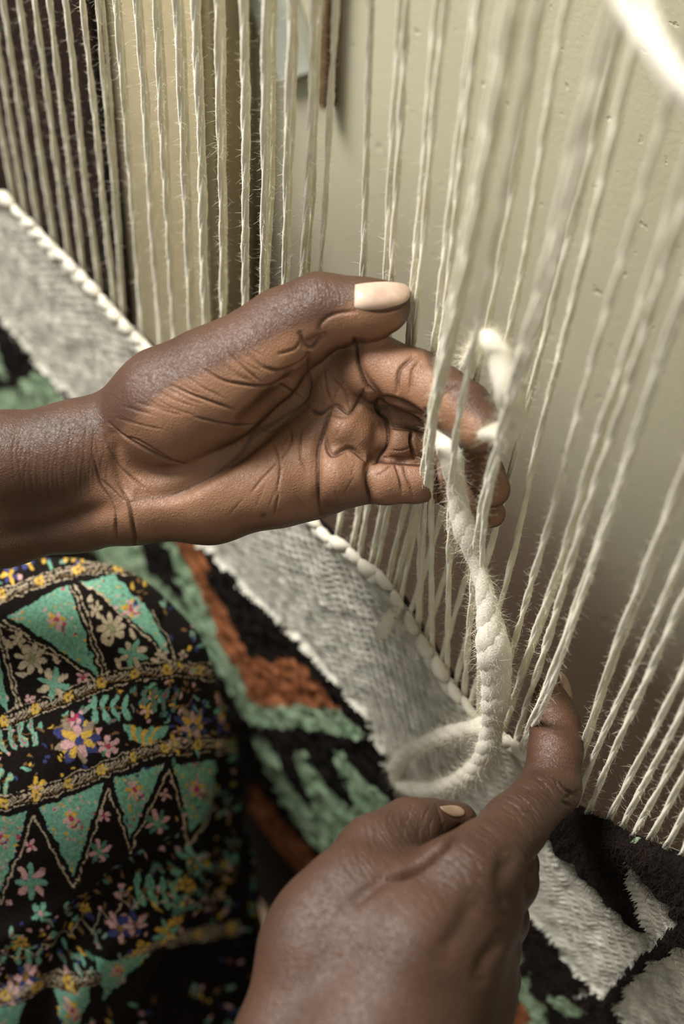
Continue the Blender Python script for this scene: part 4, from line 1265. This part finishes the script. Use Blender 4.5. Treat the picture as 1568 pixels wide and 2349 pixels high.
# row B
for P in ([(-60, 1885), (64, 1860), (0, 2045)], [(89, 1855), (240, 1796), (166, 2005)], [(260, 1790), (378, 1755), (298, 1924)], [(400, 1752), (500, 1748), (482, 1862), (443, 1912)], [(-230, 1945), (-90, 1895), (-160, 2090)]): tri(P, 80)
Z1 = [(-160, 2120), (-75, 1900), (0, 2070), (76, 1870), (168, 2030), (250, 1810), (298, 1950), (390, 1765), (443, 1945), (492, 1850)]
cv.line(Z1, 15, BLK); cv.line(Z1, 4, BEIGE, .2)
flower(71, 2020, 40, 8, MINT, LP, MINT); flower(69, 1939, 17, 4, LP, LP, PINK); flower(227, 1949, 28, 8, DM, LP, MINT); flower(240, 1872, 16, 4, LP, LP, PINK); flower(362, 1888, 32, 8, DM, LP, MINT); flower(380, 1826, 14, 4, LP, LP, BEIGE); flower(449, 1969, 26, 5, MINT, MINT, MINT)
flower(20, 2068, 8, 4, LP, LP, LP); flower(-75, 2000, 34, 8, MINT, LP, MINT)
scatter(-400, 520, lambda x: b4(x) - 20, lambda x: b5(x) - 10, 330)
for x, y, r, c in ((46, 2163, 22, YEL), (423, 2028, 20, YEL), (324, 2173, 20, YEL), (160, 2290, 18, YEL), (400, 2110, 18, YEL), (200, 2100, 14, YEL)): flower(x, y, r, 6, c, c, BRN)
sprig(320, 2040, 4, .1, 26, 17, MINT, DM); flower(92, 2087, 24, 5, MINT, MINT, LP); sprig(40, 2200, 3, .1, 24, 14, MINT, None); sprig(400, 2060, 2, 1.2, 24, 14, DM, None)
for x in range(-350, 480, 45): cv.line([(x, float(b4(x)) + 60), (x + 22, float(b4(x)) + 78), (x + 45, float(b4(x + 45)) + 60)], 2.4, BEIGE, .2); cv.ell(x + 10, float(b4(x)) + 50, 9, 3, q.uniform(0, 3), BRN)
for x, y in ((300, 2110), (60, 2250), (20, 2290), (270, 2120)): flower(x, y, 30, 7, LP, BLUE, BRN)
flower(380, 2135, 34, 7, MINT, YEL, YEL)
border([(x, float(b5(x)) + 5) for x in range(-400, 560, 50)], 30)
for P in ([(215, 2188), (357, 2199), (245, 2312)], [(127, 2280), (205, 2248), (158, 2400)], [(-60, 2330), (60, 2300), (0, 2480)]): tri(P, 50)
scatter(-400, 560, lambda x: b5(x) + 120, lambda x: 2550 + 0 * x, 260)
scatter(500, 710, lambda x: 1300 + 0 * x, lambda x: 2550 + 0 * x, 300)

scatter(395, 640, lambda x: 1380 + 0 * x, lambda x: 2100 + 0 * x, 240)
scatter(300, 460, lambda x: 1290 + 0 * x, lambda x: 1400 + 0 * x, 60)
kn = [[(-420, 1790, .74, 350), (-60, 1700, .73, 348), (130, 1650, .725, 352)], [(130, 1650, .725, 352), (95, 1960, .775, 350), (-40, 2300, .83, 330), (-100, 2700, .90, 320)]]
sh = [[(215, 1740, .88, 330), (230, 2050, .92, 345), (330, 2500, .98, 360)]]
lo, hi = bounds(kn + sh, .012)
lo[0] = max(lo[0], cp(-330, 1700, .74)[0]); hi[1] = min(hi[1], cp(100, 2560, .86)[1]); hi[2] = min(hi[2], 1.10)
sd = SDF(lo, hi, .0018)
for c in kn: chain(sd, c, .02)
for c in sh: chain(sd, c, .012)
V, Q = surface_nets(sd.D, sd.lo, sd.h)
V = smooth(V, Q, 3)
V, Q = subdivide(V, Q); V = smooth(V, Q, 2)
# denser only where the camera sees it
x = V[:, 0] / V[:, 2] * F + CX; y = V[:, 1] / V[:, 2] * F + CY
V, Q = subdivide(V, Q)
x = V[:, 0] / V[:, 2] * F + CX; y = V[:, 1] / V[:, 2] * F + CY
# folds of the cloth
NN = normals(V, Q)
def ridge(line, w_, h_):
    d = segdist(x, y, smoothline(line)); return h_ * np.exp(-(d / w_) ** 2)
disp = ridge([(80, 2360), (160, 2160), (270, 2010), (420, 1950)], 26, -.006) + ridge([(150, 2349), (230, 2200), (330, 2090), (450, 2060)], 34, .004) + ridge([(200, 2400), (260, 2290), (360, 2200), (430, 2170)], 24, -.004)
disp += ridge([(-100, 2200), (60, 2120), (200, 2040), (300, 1960)], 30, .003) + ridge([(380, 1420), (450, 1540), (480, 1650), (478, 1760)], 18, -.002) + ridge([(-50, 2300), (50, 2240), (160, 2190)], 24, -.003)
disp += .0012 * (vnoise2(V[:, 0], V[:, 1], 22, 8) - .5) * 2 + .0008 * np.sin((x * .7 + y) / 46.)
V = V + NN * disp[:, None]
gx = (vnoise2(x, y, .06, 41) - .5) * 9 + (vnoise2(x, y, .25, 42) - .5) * 4; gy = (vnoise2(x, y, .06, 43) - .5) * 9 + (vnoise2(x, y, .25, 44) - .5) * 4
x = x + gx; y = y + gy
ci = np.clip((x - cv.x0), 0, cv.w - 1.01); ri = np.clip((y - cv.y0), 0, cv.h - 1.01)
c0, r0 = ci.astype(int), ri.astype(int); fc, fr = (ci - c0)[:, None], (ri - r0)[:, None]
a = cv.a
colr = (a[r0, c0] * (1 - fc) + a[r0, np.minimum(c0 + 1, cv.w - 1)] * fc) * (1 - fr) + (a[np.minimum(r0 + 1, cv.h - 1), c0] * (1 - fc) + a[np.minimum(r0 + 1, cv.h - 1), np.minimum(c0 + 1, cv.w - 1)] * fc) * fr
colr = colr * (.55 + .6 * vnoise2(x, y, .30, 51) + .15 * vnoise2(x, y, .02, 52))[:, None]
# drop faces far out of frame / on the far side
back_ = -(NN * V).sum(1) < -.35
print('TRIS', 'skirt', len(Q) * 2, 'rug', len(QR) * 2, 'threads', len(threads))
sk = mesh('skirt', to_world(V), Q, M_cloth, parent=person, colors=colr)
sk['label'] = 'black skirt printed with mint triangles and small flowers over the knee'
for o in bpy.data.objects:
    if '_o' in o: del o['_o']
